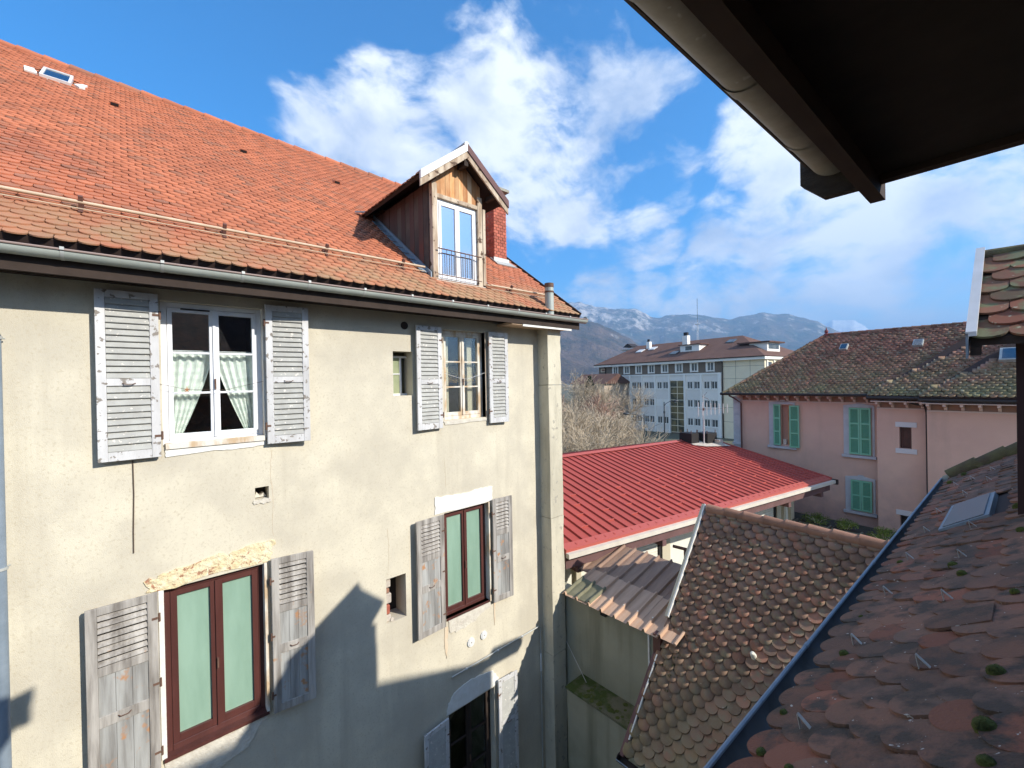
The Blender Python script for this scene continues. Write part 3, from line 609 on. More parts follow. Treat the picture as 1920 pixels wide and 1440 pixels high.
for k in range(5): a = k*math.tau/5+.3; s.quad((WX-.155, .50+.008*math.cos(a+1.2), 10.98+.01*math.sin(a+1.2)), (WX-.153, .50+.035*math.cos(a), 10.98+.045*math.sin(a)), (WX-.155, .50+.008*math.cos(a-1.2), 10.98+.01*math.sin(a-1.2)))
s.build('leaf_ornament', mat('ornament_orange', (.55, .18, .05)), w1)
# cord strung across window one
MB().tube([(WX+.01, .25, 11.05), (WX+.01, .5, 10.98), (WX+.01, .85, 10.97), (WX+.01, 1.26, 11.07)], .0022, 5).build('cord', 'crack', house)
w2 = casement(W2, .10, 'frame_old', rm='room_mid', mullw=.042, deep=1.5)
MB().tube([(WX+.0, 3.9, 11.16), (WX+.0, 4.2, 11.08), (WX+.0, 4.36, 11.06), (WX+.0, 4.74, 11.17)], .004, 5).build('cord', 'alu', w2)
s = MB(); s.box(WX-.25, WX-.2, 4.05, 4.10, 10.42, 11.8); s.box(WX-.25, WX-.2, 4.50, 4.62, 10.42, 11.8); s.build('curtain', 'cream_post', w2)
w3 = casement(W3, .085, 'varnish', bars=0, pane='frosted', mullw=.06, fw=.06)
w4 = casement(W4, .10, 'varnish', bars=0, pane='frosted', mullw=.05, fw=.05)
w5 = casement(W5, .14, 'soffit', bars=2, pane='pane', mullw=.05, fw=.05, deep=1.0)
MB().box(WX-.1, WX+.03, .22, 1.23, 6.945, 6.985).build('sill', 'varnish', w3)
MB().box(WX-.1, WX+.012, 3.84, 4.75, 7.065, 7.10).build('sill', 'varnish', w4)
MB().box(WX-.11, WX+.01, .20, .245, 6.98, 8.83).build('jamb_strip', 'patch_white', w3)
MB().box(WX-.11, WX+.028, 1.205, 1.235, 6.95, 8.82).build('jamb_strip', 'frame_old', w3)
MB().box(WX-.11, WX+.028, 4.748, 4.775, 7.08, 8.86).build('jamb_strip', 'frame_old', w4)
MB().box(WX-.12, WX+.024, 1.245, 1.268, 10.36, 11.97).build('jamb_strip', 'frame_old', w1)
MB().box(WX-.10, WX+.012, 4.75, 4.775, 10.38, 11.9).build('jamb_strip', 'wood_raw', w2)
# niche window (upper)
s = MB(); xo = WX-.2; y0, y1, z0, z1 = N1[:4]
nw = s.box(xo-.03, xo, y0, y1, z0, z0+.03).box(xo-.03, xo, y0, y0+.02, z0+.03, z1-.09).box(xo-.03, xo, y0+.21, y0+.24, z0+.03, z1-.09).box(xo-.03, xo, y0+.02, y0+.21, z0+.33, z0+.345).box(xo-.03, xo, y0, y1, z1-.09, z1-.06).build('small_window', 'white_paint', house)
MB().box(xo-.02, xo-.015, y0+.02, y0+.21, z0+.03, z1-.09).build('pane', mat('niche_pane', (.33, .36, .22), (.24, .28, .17), 4, rough=.3), nw)
MB().box(WX-.3, WX-.28, y0-.02, y1+.02, z0-.02, z1+.02).build('niche_backing', mat('niche_dark', (.10, .09, .05)), nw)
# niche lower: broken masonry
y0, y1, z0, z1 = N2[:4]
o = MB().box(WX-.36, WX-.34, y0-.02, y1+.02, z0-.02, z1+.02).build('niche_backing', 'room_dark', house)
for (a, c, e, g_, mm) in ((.0, .09, .0, .10, 'stonelight'), (.0, .075, .11, .25, 'brick'), (.0, .10, .27, .42, 'stonelight'), (.0, .07, .43, .50, 'ridge'), (.0, .09, .51, .63, 'stonelight')):
    s = MB().box(WX-.3+random.uniform(0, .03), WX-.04, y0+a, y0+c, z0+e, z0+g_); s.build('masonry_block', mm, house, bevel=.012)
MB().tube([(WX-.2, y0+.05, z0+.015), (WX-.03, y0+.1, z0+.02)], .03, 8).build('masonry_block', 'stonelight', house)
MB().box(WX-.3, WX-.28, y0+.14, y0+.16, z0, z1).build('niche_bar', 'iron', house)
# round vents
def vent(y, z, r, m1='pvc', dark=.35):
    s = MB(); s.tube([(WX-.01, y, z), (WX+.02, y, z)], r, 20); o = s.build('round_vent', m1, house, smooth=True)
    s = MB(); s.tube([(WX+.0205, y, z), (WX+.026, y, z)], r*.72, 20); s.build('vent_cap', m1, o, smooth=True)
    s = MB(); s.tube([(WX+.026, y, z), (WX+.028, y, z)], r*.12, 8); s.build('vent_screw', 'iron', o)
vent(4.32, 6.52, .075); vent(4.60, 6.53, .07); vent(.95, 6.20, .10)
s = MB(); s.tube([(WX-.01, 3.18, 11.90), (WX+.01, 3.18, 11.90)], .06, 18); s.build('round_vent', 'soffit', house)
# wires, cable duct
MB().tube([(WX+.008, .02, 10.25), (WX+.008, .022, 9.9), (WX+.008, .012, 9.5), (WX+.008, .01, 9.28)], .0055, 6).build('hanging_wire', 'crack', house)
o = MB().tube([(WX+.03, 3.9, 6.12), (WX+.03, 5.1, 6.14), (WX+.03, 5.96, 6.15), (WX+.03, 6.0, 6.11), (WX+.03, 6.0, 2.5)], .014, 8).build('cable_duct', 'zinc_pale', house, smooth=True)
for yy in (4.2, 4.9, 5.5): MB().tube([(WX+.03, yy-.015, 6.125+.02*(yy-3.9)/2), (WX+.03, yy+.015, 6.125+.02*(yy-3.9)/2)], .02, 8).build('duct_clip', 'pvc', o)
MB().tube([(WX+.03, 6.0, 5.25), (WX+.03, 6.0, 5.6)], .02, 8).build('duct_sleeve', 'pvc', o)

for pts in ([(1.32, 10.2), (1.30, 9.9), (1.33, 9.6), (1.31, 9.3), (1.33, 9.08)], [(2.83, 8.85), (2.86, 8.6), (2.84, 8.3), (2.82, 8.1)], [(3.85, 9.75), (3.88, 9.5), (3.86, 9.2)], [(1.27, 6.55), (1.3, 6.2), (1.26, 5.8)]):
    q = []
    for (ya, za), (yb, zb) in zip(pts, pts[1:]):
        for k in range(4): q.append((WX+.0012, ya+(yb-ya)*k/4+random.gauss(0, .004), za+(zb-za)*k/4))
    MB().tube(q, .0016, 4).build('wall_crack', 'rust_stain', house)
# --- downpipe at the left
o = MB().tube([(-5.5, -.87, 12.2), (-5.5, -.87, 12.1), (-5.66, -.91, 11.92), (-5.84, -.885, 11.74), (-5.89, -.885, 11.5), (-5.89, -.885, 0.1)], .047, 16).build('downpipe', 'zinc_blue', house, smooth=True)
for z in (11.48, 9.42, 7.35, 5.3):
    MB().tube([(-5.89, -.885, z-.012), (-5.89, -.885, z+.012)], .056, 16).tube([(-5.89, -.87, z), (-5.96, -.83, z)], .008, 6).build('pipe_collar', 'zinc_pale', o, smooth=True)

# --- eaves soffit boards, rafters
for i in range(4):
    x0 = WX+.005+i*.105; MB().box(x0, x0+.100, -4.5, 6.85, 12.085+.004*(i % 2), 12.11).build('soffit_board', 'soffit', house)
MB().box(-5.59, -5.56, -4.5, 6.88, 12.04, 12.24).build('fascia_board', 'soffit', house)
MB().box(-6.35, -5.58, 5.05, 6.62, 12.02, 12.06).build('eaves_panel', mat('eaves_panel_wood', (.60, .42, .28), (.48, .33, .22), 5, rough=.9), house)
MB().box(-5.58, -5.567, 5.30, 6.64, 12.0, 12.062).build('eaves_panel_edge', 'patch_white', house)

# --- gutter
b = MB(); b.tube([(-5.50, -4.5, 12.235), (-5.50, 7.0, 12.235)], .072, 14, caps=False, a0=math.pi, a1=2*math.pi, up=(0, 0, 1))
b.tube([(-5.50, -4.5, 12.235), (-5.50, 7.0, 12.235)], .068, 14, caps=False, a0=math.pi, a1=2*math.pi, up=(0, 0, 1)); gut = b.build('gutter', 'zinc', house, smooth=True)
MB().tube([(-5.425, -4.5, 12.24), (-5.425, 7.0, 12.24)], .011, 8).build('gutter_rim', mat('gutter_rim', (.30, .22, .19), rough=.6), gut)
MB().tube([(-5.50, 6.99, 12.235), (-5.50, 7.0, 12.235)], .073, 16).build('gutter_end', 'zinc_pale', gut, smooth=True)
y = -.36
for k in range(12):
    yy = -1.1+.685*k; b = MB(); b.tube([(-5.50, yy-.012, 12.235), (-5.50, yy+.012, 12.235)], .0755, 14, caps=False, a0=math.pi, a1=2*math.pi); b.box(-5.435, -5.41, yy-.014, yy+.014, 12.235, 12.262)
    b.build('gutter_bracket', 'zinc_pale', gut, smooth=True)

# --- roof
SL = .74; pa = math.atan(SL); RO = V((-5.55, 0, 12.34)); RV = V((-math.cos(pa), 0, math.sin(pa))); RU = V((0, 1, 0)); RN = RU.cross(RV)  # N = Y x V
RN = V((math.sin(pa), 0, math.cos(pa)))
def rp(y, v, h=0): return RO+RU*y+RV*v+RN*h
vtop = lambda y: (7.61-.1715*(y+1.79))/math.cos(pa)
b = MB(); th = .10
c4 = [(-4.6, .02), (6.9, .02), (6.9, vtop(6.9)), (-4.6, vtop(-4.6))]
b.prism([rp(y, v, -th) for y, v in c4], RN*(th-.002)); roof = b.build('roof', 'underlay', house)
# far slope, falling away behind
b = MB(); b.quad(rp(-4.6, vtop(-4.6)), rp(6.9, vtop(6.9)), rp(6.9, vtop(6.9))+V((-5, 0, -3.5)), rp(-4.6, vtop(-4.6))+V((-5, 0, -3.5))); b.build('rear_slope', 'tile_orange', roof)
DY0, DY1 = 3.76, 4.80
def inroof(y, v):
    x = -5.55-v*math.cos(pa)
    if v > vtop(y)-.05: return False
    if DY0-.03 < y < DY1+.03 and -8.2 < x < -5.98: return False
    if -1.15 < y < -.68 and -12.0 < x < -11.5: return False
    return True
tile_field(roof, RO+RV*(-.02), RU, RV, -4.6, 6.84, 0, vtop(-4.6), .15, .115, .013, M['tile_orange'], inside=lambda u, v: inroof(u, v), jit=.8, r=.05, vend=vtop)
# ridge tiles
y = -4.6; k = 0
while y < 6.85:
    v0 = vtop(y); v1 = vtop(y+.38); p0 = rp(y, v0, .01); p1 = rp(y+.40, v1, .0)
    MB().tube([p0+V((0, 0, .0)), p1+V((0, 0, .0))], [.085, .07], 10).build('ridge_tile', 'tile_orange', roof, smooth=True); y += .38
# verge board on the right gable
MB().prism([rp(6.885, 0, -.12), rp(6.885, vtop(6.9), -.12), rp(6.885, vtop(6.9), .045), rp(6.885, 0, .045)], (0, .035, 0)).build('verge_board', 'soffit', roof)
# snow rail: two pipes on brackets
def rail(y0, y1, x, ys):
    v = (-5.55-x)/math.cos(pa)
    o = MB().tube([rp(y0, v, .10), rp(y1, v, .10)], .017, 10).build('snow_rail', 'cream_pipe', roof, smooth=True)
    MB().tube([rp(y0, v+.10, .055), rp(y1, v+.10, .055)], .012, 8).build('rail_pipe', 'cream_pipe', roof, smooth=True)
    MB().tube([rp(y0, v-.05, .05), rp(y1, v-.05, .05)], .006, 6).build('rail_pipe', 'cream_pipe', roof)
    for yy in ys:
        b = MB(); b.boxf(rp(yy, v), RU, RV, RN, -.018, .018, -.09, .13, .028, .036); b.boxf(rp(yy, v), RU, RV, RN, -.018, .018, -.012, -.004, .03, .155); b.boxf(rp(yy, v), RU, RV, RN, -.018, .018, .02, .028, .03, .16); b.boxf(rp(yy, v), RU, RV, RN, -.018, .018, -.012, .028, .155, .162)
        b.build('rail_bracket', 'brown_metal', roof)
rail(-4.5, 3.66, -6.22, (-2.8, -1.55, -.33, .9, 2.1, 3.27)); rail(4.86, 6.5, -5.98, (5.35,))
# skylight with mortar patches
yc, vc = -.90, (-5.55+11.72)/math.cos(pa)
b = MB(); w, l = .20, .42
for q in ((-w, w, -l, -l+.05), (-w, w, l-.05, l), (-w, -w+.04, -l+.05, l-.05), (w-.04, w, -l+.05, l-.05)): b.boxf(rp(yc, vc), RU, RV, RN, *q, -.02, .07)
sk = b.build('skylight', 'sheet_white', roof); b = MB(); b.boxf(rp(yc, vc), RU, RV, RN, -w+.04, w-.04, -l+.05, l-.05, .045, .055); b.build('skylight_pane', 'sky_glass', sk)
for s_, dy in ((-1, -.34), (1, .34)):
    pts = [(yc+dy+random.uniform(-.06, .06)+.07*math.cos(a), vc-.2+.22*math.sin(a)*random.uniform(.7, 1.2)) for a in [i*math.tau/9 for i in range(9)]]
    MB().prism([rp(p[0], p[1], .02) for p in pts][::-1], RN*.03).build('mortar_patch', 'patch_white', roof)
for yy, xx in ((-.1, -10.94), (1.86, -10.33), (3.66, -10.04)):
    v = (-5.55-xx)/math.cos(pa)
    b = MB(); b.prism([rp(yy-.09, v-.06, .02), rp(yy+.09, v-.06, .02), rp(yy+.05, v-.06, .09), rp(yy-.05, v-.06, .09)], RV*.22-RN*.07); b.build('vent_tile', 'tile_orange', roof)
    b = MB(); b.boxf(rp(yy, v), RU, RV, RN, -.055, .055, -.066, -.061, .025, .075); b.build('vent_opening', 'black', roof)
# flue pipe near the eaves
o = MB().tube([(-5.62, 6.06, 12.25), (-5.62, 6.06, 12.80)], .085, 18).build('flue_pipe', 'zinc', house, smooth=True)
MB().tube([(-5.62, 6.06, 12.80), (-5.62, 6.06, 12.88)], .09, 18).build('flue_cap', 'iron', o, smooth=True)
MB().tube([(-5.62, 6.06, 12.70), (-5.62, 6.06, 12.73)], .093, 18).build('flue_band', 'iron', o, smooth=True)

# --- chimney of brick
ch = MB().box(-7.86, -7.40, 6.19, 6.55, 13.2, 15.15).build('chimney', 'mortar', house)
z = 13.66; i = 0
bm_l = MB().box(-.1, .1, -.055, .055, -.029, .029).mesh('brick', M['brick'])
while z < 15.12:
    # lit face (+X): bricks along y
    off = 0 if i % 2 else .06
    for yy, q_ in ([(6.245, 1), (6.37, 1), (6.495, 1)] if i % 2 else [(6.212, .5), (6.31, 1), (6.43, 1), (6.526, .5)]):
        inst('brick', bm_l, Matrix.Translation((-7.405, yy, z)) @ Matrix.Diagonal((.12, q_, 1, 1)) @ Matrix.Translation((.05, 0, 0)), ch)
    for xx, q_ in ([(-7.495, 1), (-7.725, 1)] if i % 2 else [(-7.445, .5), (-7.61, 1), (-7.785, .6)]):
        inst('brick', bm_l, Matrix.Translation((xx, 6.188+random.uniform(-.002, .001), z)) @ Matrix.Diagonal((q_, .12, 1, 1)), ch)
    z += .068; i += 1
MB().box(-7.92, -7.34, 6.13, 6.61, 15.02, 15.16).build('chimney_band', 'brick', ch)
MB().box(-7.84, -7.42, 6.21, 6.53, 15.16, 15.24).build('chimney_crown', 'stone', ch)
for xx, yy in ((-7.82, 6.22), (-7.44, 6.22), (-7.82, 6.5), (-7.44, 6.5)): MB().box(xx-.02, xx+.02, yy-.02, yy+.02, 15.24, 15.36).build('crown_leg', 'stone', ch)
MB().box(-7.93, -7.33, 6.12, 6.62, 15.36, 15.42).build('chimney_cap', 'stone', ch)
b = MB(); b.prism([V((-7.36, 6.15, 13.55)), V((-7.36, 6.60, 13.55)), V((-7.36, 6.60, 13.82)), V((-7.36, 6.15, 13.82))], (-.03, 0, 0)); b.prism([rp(6.12, 2.1, .03), rp(6.72, 2.1, .03), rp(6.62, 2.45, .03), rp(6.14, 2.45, .03)], RN*.02); b.build('chimney_flashing', 'zinc_pale', ch)

# --- dormer
dm = MB()
DX = -6.06; DC = 4.30; dz0, dzw = 12.70, 14.30
P = lambda x, y, z: V((x, y, z))
# front post frame and carcass
for ya, yb in ((DY0, DY0+.10), (DY1-.10, DY1)): dm.box(DX-.10, DX, ya, yb, 12.62, 14.32)
dm.box(DX-.10, DX-.005, DY0+.10, DY1-.10, 14.09, 14.16)
dormer = dm.build('dormer', 'wood_raw', house, bevel=.004)
MB().box(DX-.14, DX+.04, DY0-.02, DY1+.02, 12.60, 12.71).build('dormer_sill', 'patch_grey', dormer)
# gable boards
nb = 11; wy = (DY1-DY0-.02)/nb; zr = lambda y: 15.0-.80*abs(y-4.33)
for i in range(nb):
    ya = DY0+.01+i*wy; yb = ya+wy-.004; MB().prism([P(DX-.06, ya, 14.16), P(DX-.06, yb, 14.16), P(DX-.06, yb, zr(yb)-.12), P(DX-.06, ya, zr(ya)-.12)][::1], (.02+random.uniform(0, .006), 0, 0)).build('gable_board', 'wood_orange', dormer)
# cheek boards, both sides (vertical boards on the roof slope)
def roofz(x): return 12.34+SL*(-5.55-x)
for side, yy, s_ in (('l', DY0, -1), ('r', DY1, 1)):
    x = DX-.10; k = 0
    while x > -8.05:
        xb = max(x-.155, -8.12); b = MB(); z0a, z0b = roofz(x)-.05, roofz(xb)-.05; zt = 14.33
        if zt > z0b:
            b.prism([P(x, yy, z0a), P(xb+.006, yy, z0b), P(xb+.006, yy, zt), P(x, yy, zt)], (0, s_*(.018+.008*(k % 2)), 0)); b.build('cheek_board', 'wood_brown', dormer)
        x = xb; k += 1
    MB().prism([P(DX, yy+s_*.03, roofz(DX)+.02), P(-8.2, yy+s_*.03, roofz(-8.2)+.02), P(-8.2, yy+s_*.03, roofz(-8.2)+.11), P(DX, yy+s_*.03, roofz(DX)+.11)], (0, s_*.02, 0)).build('cheek_flashing', 'zinc_blue', dormer)
    for k in range(9):
        x = -6.25-.21*k; b = MB(); v = (-5.55-x)/math.cos(pa); b.boxf(rp(yy+s_*.10, v), RU, RV, RN, -.07, .07, -.10, .11, .035, .042); b.build('step_flashing', 'zinc_blue', dormer)
# dormer roof
def dslope(s_):
    ye = 4.33+s_*.88; ze = 15.0-.80*.88; a = P(-5.84, 4.33, 15.0); U = V((-1, 0, 0)) if s_ > 0 else V((1, 0, 0)); down = V((0, s_, -.80)).normalized(); return ye, ze, a, U, -down
for s_ in (-1, 1):
    ye, ze, a, U, up = dslope(s_); n = up.cross(V((-1, 0, 0)))*(1 if s_ > 0 else -1); n = n if n.z > 0 else -n
    L_ = math.hypot(.88, .80*.88)
    o = MB().prism([P(-5.86, ye, ze), P(-5.86, 4.33, 15.0), P(-9.1, 4.33, 15.0), P(-8.05, ye, ze)], n*-.05).build('dormer_roof', 'soffit', dormer)
    O = P(-5.90, ye, ze) if s_ < 0 else P(-5.90, ye, ze)
    UU = V((-1, 0, 0)) if s_ < 0 else V((1, 0, 0)); OO = P(-5.93, ye, ze) if s_ < 0 else P(-9.0, ye, ze)
    if UU.cross(up).z < 0: UU = -UU
    OO = P(-5.93, ye, ze) if UU.x < 0 else P(-9.1, ye, ze)
    def ind(u, v, UU=UU, OO=OO, ze=ze):
        x = OO.x+UU.x*u; z = ze+v*.625; return z > roofz(x)-.06 and x < -5.9
    tile_field(o, OO, UU, up, 0, 3.2, -.03, L_-.02, .15, .115, .013, M['tile_orange'], inside=ind, nmax=60, vend=L_)
    # rake: weathered board with white/brown flashing above
    y1 = 4.33; b = MB(); e = ye+s_*.03; zz = 15.0-.80*abs(e-4.33)
    b.prism([P(-5.87, e, zz-.20), P(-5.87, y1, 15.0-.20), P(-5.87, y1, 15.0-.085), P(-5.87, e, zz-.085)], (.03, 0, 0)); b.build('rake_board', 'wood_raw', dormer)
    b = MB(); b.prism([P(-5.865, e, zz-.085), P(-5.865, y1, 15.0-.085), P(-5.865, y1, 15.035), P(-5.865, e, zz+.035)], (.045, 0, 0)); b.prism([P(-5.82, e, zz+.03), P(-5.82, y1, 15.03), P(-5.82, y1, 15.045), P(-5.82, e, zz+.045)], (-.14, 0, 0)); b.build('rake_flashing', 'sheet_white' if s_ < 0 else 'red_dark', dormer)
MB().tube([(-5.84, 4.33, 15.03), (-9.1, 4.33, 15.03)], .05, 8).build('ridge_cap', 'zinc_pale', dormer)
MB().boxf(P(-6.0, 4.33, 14.74), X_, Y_, Z_, -.08, .13, -.04, .04, -.06, .06).build('ridge_beam', 'soffit', dormer)
for s_ in (-1, 1): MB().box(-6.12, -5.88, 4.33+s_*.62-.035, 4.33+s_*.62+.035, 14.30, 14.38).build('purlin_end', 'soffit', dormer)
b = MB(); b.prism([P(-8.0, 3.47, 14.33), P(-8.0, 3.55, 14.33), P(-8.22, 3.5, 14.40), P(-8.25, 3.36, 14.38)], (0, 0, .03)); b.build('valley_flashing', 'zinc_pale', dormer)
# window of dormer
y0, y1, z0, z1 = DY0+.10, DY1-.10, 12.71, 14.09; xo = DX-.05
b = MB(); b.box(xo-.04, xo, y0, y0+.05, z0, z1).box(xo-.04, xo, y1-.05, y1, z0, z1).box(xo-.04, xo, y0+.05, y1-.05, z1-.05, z1).box(xo-.04, xo, y0+.05, y1-.05, z0, z0+.06); b.build('window_frame', 'white_paint', dormer, bevel=.003)
ym = (y0+y1)/2
for ya, yb in ((y0+.052, ym-.002), (ym+.002, y1-.052)):
    b = MB(); b.box(xo-.03, xo+.012, ya, ya+.045, z0+.06, z1-.052).box(xo-.03, xo+.012, yb-.045, yb, z0+.06, z1-.052).box(xo-.03, xo+.012, ya+.045, yb-.045, z1-.1, z1-.052).box(xo-.03, xo+.012, ya+.045, yb-.045, z0+.06, z0+.13); b.build('sash', 'white_paint', dormer, bevel=.002)
    MB().box(xo-.012, xo-.008, ya+.045, yb-.045, z0+.13, z1-.1).build('pane', 'pane_blue', dormer)
b = MB(); P_ = [V((0, 0, 0))]; room(dormer, V((xo, 0, 0)), Y_, Z_, X_, y0, y1, z0, z1, .05, 1.2, 'room_mid')
# guard rail
xg = DX+.045; g1, g0 = z0+.52, z0+.09
MB().tube([(xg, y0-.03, g1), (xg, y1+.03, g1)], .011, 8).tube([(xg, y0-.03, g0), (xg, y1+.03, g0)], .008, 8).build('guard_rail', 'iron', dormer)
for k in range(9):
    yy = y0+.04+k*(y1-y0-.08)/8; MB().tube([(xg, yy, g0), (xg, yy, g1)], .0055, 6).build('baluster', 'iron', dormer)
# folded shutter on the right of the dormer window
MB().box(DX-.02, DX+.012, DY1+.004, DY1+.06, 12.75, 14.12).build('folded_shutter', 'wood_raw', dormer)

# ================================================================ OUR OWN HOUSE (right): lower tiled roof, dormer, overhang
ph = math.radians(2.33); OD = V((math.sin(ph), math.cos(ph), 0)); ON = V((-math.cos(ph), math.sin(ph), 0))
def ow(t, l, z): return V((0, 0, 11))+OD*t+ON*l+Z_*z
own = thing('dark_tiled_house', 'old house at the right edge with mossy dark red roof tiles', 'house', (3, 3, 0))
ps = math.atan(.686)
b = MB(); b.boxf(V((0, 0, 0)), OD, ON, Z_, -4, 8.0, -7, -.55, 0, 9.45); b.build('wall', 'stucco_side', own)
b = MB(); b.boxf(V((0, 0, 0)), OD, ON, Z_, -4, 1.65, -6, -1.0, 9.4, 11.6); b.build('upper_wall', 'stucco_side', own)
LO = ow(0, .66, -1.435+.07*.686); LV = -ON*math.cos(ps)+Z_*math.sin(ps); LU = OD; LN = LU.cross(LV); LN = LN if LN.z > 0 else -LN
def lp(t, v, h=0): return LO+LU*t+LV*v+LN*h
b = MB(); b.prism([lp(-3, .03, -.1), lp(8.05, .03, -.1), lp(8.05, 2.3, -.1), lp(-3, 2.3, -.1)], LN*.098); b.prism([lp(1.95, 2.25, -.1), lp(8.05, 2.25, -.1), lp(8.05, 8.0, .28), lp(1.95, 8.0, .28)], LN*.098); lroof = b.build('lower_roof', 'underlay', own)
b = MB(); b.prism([ow(2.0, -.56, -1.6), ow(2.0, -5.8, -1.6), ow(2.0, -5.8, 3.05), ow(2.0, -1.2, -.28), ow(2.0, -.56, -.74)], OD*5.95); b.build('attic_wall', 'stucco_side', own)
UU = LU if LU.cross(LV).z > 0 else -LU
if UU == LU or (UU-LU).length < 1e-6: tile_field(lroof, lp(-1, 0), LU, LV, 0, 9.0, -.02, 2.2, .18, .118, .0115, M['tile_fore'], jit=2.2, n=11, r=.085, name='tile', inside=lambda u, v: not (5.6 < u+0 < 6.55 and .28 < v < .60) and not (5.15 < u < 7.3 and v > .85))
else: tile_field(lroof, lp(8.0, 0), -LU, LV, 0, 9.0, -.02, 2.2, .18, .118, .0115, M['tile_fore'], jit=2.2, n=11, r=.085, name='tile', inside=lambda u, v: not (5.6 < 9-u < 6.55 and .28 < v < .60) and not (5.15 < 9-u < 7.3 and v > .85))
# verge capping tiles at far end
for k in range(5):
    MB().tube([lp(8.03, .02+k*.30, .02), lp(8.03, .36+k*.30, .055)], [.095, .085], 10).build('verge_tile', mat('verge_mossy%d' % k, (.10, .075, .05), (.14, .13, .06), 8, rough=1, bump=.01) if k == 0 else MATS['verge_mossy0'], lroof, smooth=True)
# gutter, half round, open
b = MB(); ga = (-4, 7.98)
for r_ in (.062, .058): b.tube([ow(ga[0], .675, -1.395), ow(ga[1], .675, -1.395)], r_, 14, caps=False, a0=math.pi, a1=2*math.pi, up=(0, 0, 1))
og = b.build('lower_gutter', mat('gutter_inner', (.11, .12, .13), (.07, .075, .08), 6, rough=.85, spec=.1), own, smooth=True)
MB().tube([ow(ga[0], .738, -1.388), ow(ga[1], .738, -1.388)], .0095, 8).build('gutter_rim', 'zinc_blue', og, smooth=True)
MB().tube([ow(7.97, .675, -1.395), ow(7.985, .675, -1.395)], .064, 14).build('gutter_end', 'zinc_pale', og)
for t in (1.35, 2.55, 4.05, 5.55): MB().tube([ow(t-.02, .738, -1.388), ow(t+.02, .738, -1.388)], .0115, 8).build('gutter_joint', 'zinc_blue', og)
# snow hooks
def hook(t, l):
    v = (.66-l)/math.cos(ps); b = MB(); w = .008; k_ = random.uniform(-.004, .004)
    b.prism([lp(t-w, v-.016, .022), lp(t-w, v-.013, .022), lp(t-w+k_, v+.006, .066), lp(t-w+k_, v+.003, .067)], LU*2*w)
    b.prism([lp(t-w+k_, v+.003, .067), lp(t-w+k_, v+.006, .066), lp(t-w, v+.022, .02), lp(t-w, v+.019, .02)], LU*2*w)
    b.build('snow_hook', 'sheet_grey', lroof)
for t in (1.77, 2.51, 3.22, 3.94, 4.72, 5.45, 6.9): hook(t, .51)
for t in (1.42, 2.15, 2.89, 3.62, 4.38, 6.4, 7.1): hook(t, .24)
for t in (6.0, 6.9): hook(t, .38)
# moss clumps
def mossclump(t, l, s_):
    v = (.66-l)/math.cos(ps); b = MB(); c = lp(t, v, .024); s_ *= .62; n = 420
    for i in range(n):
        th_, ph_ = random.random()*math.tau, math.acos(random.random()); d = LU*(math.sin(ph_)*math.cos(th_))+LV*(math.sin(ph_)*math.sin(th_)*.8)+LN*(math.cos(ph_)*.6)
        p = c+d*s_*(.75+.3*random.random()); q = d.cross(V((random.random(), random.random(), random.random()))).normalized()*s_*.07
        b.quad(p-q-d*s_*.2, p+q-d*s_*.2, p+d*s_*.10+q*.2)
    b.tube([c-LN*s_*.3, c+LN*s_*.1, c+LN*s_*.45, c+LN*s_*.56], [s_*.95, s_*.88, s_*.55, s_*.2], 12)
    b.build('moss_clump', 'moss', lroof)
for t, l, s_ in ((3.5, .27, .045), (3.28, .22, .04), (2.42, .54, .035), (3.93, .56, .035), (2.05, .06, .045), (1.72, .07, .05), (1.62, .60, .03), (1.9, .62, .026), (1.52, .48, .028), (1.36, .55, .03), (1.55, .06, .035), (4.6, .03, .07), (5.0, .0, .07), (3.9, .02, .04), (2.8, .03, .03), (2.9, .57, .025), (7.4, .60, .06), (7.7, .5, .06), (1.42, .30, .02), (1.2, .2, .03), (1.1, .42, .026)): mossclump(t, l, s_)
# small glazed roof light
b = MB(); 
for q in ((4.60, 5.52, .28, .31), (4.60, 5.52, .57, .60), (4.60, 4.63, .31, .57), (5.49, 5.52, .31, .57)): b.boxf(LO, LU, LV, LN, q[0], q[1], q[2], q[3], -.02, .034)
rl = b.build('roof_light', 'zinc_blue', lroof); b = MB(); b.boxf(LO, LU, LV, LN, 4.63, 5.49, .31, .57, .035, .042); b.build('roof_light_pane', mat('roof_light_glass', (.20, .22, .25), rough=.25, spec=.7), rl)
# second dormer, with verge flashing and corner post
ridgeT, ridgeZ, eT, eZ = 5.12, .94, 4.15, .23
dl = MB(); s2 = (ridgeZ-eZ)/(ridgeT-eT)
def q2(t, l, h=0): return ow(t, l, eZ+(t-eT)*s2+h)
dl.prism([q2(eT, .24, -.05), q2(ridgeT, .24, -.05), q2(ridgeT, .24), q2(eT, .24)], -ON*2.6)
f2 = lambda t: ridgeZ-(t-ridgeT)*s2*1.1
dl.prism([ow(ridgeT, .24, ridgeZ-.05), ow(5.50, .24, f2(5.50)-.05), ow(5.50, .24, f2(5.50)), ow(ridgeT, .24, ridgeZ)], -ON*2.6)
d2 = dl.build('small_dormer', 'soffit', own)
DV = (ow(ridgeT, 0, ridgeZ)-ow(eT, 0, eZ)).normalized(); DUu = -ON; DNn = DUu.cross(DV)
if DNn.z < 0: DUu = ON; DNn = DUu.cross(DV)
O_ = q2(eT, .225) if DUu.dot(ON) < 0 else q2(eT, -2.2)
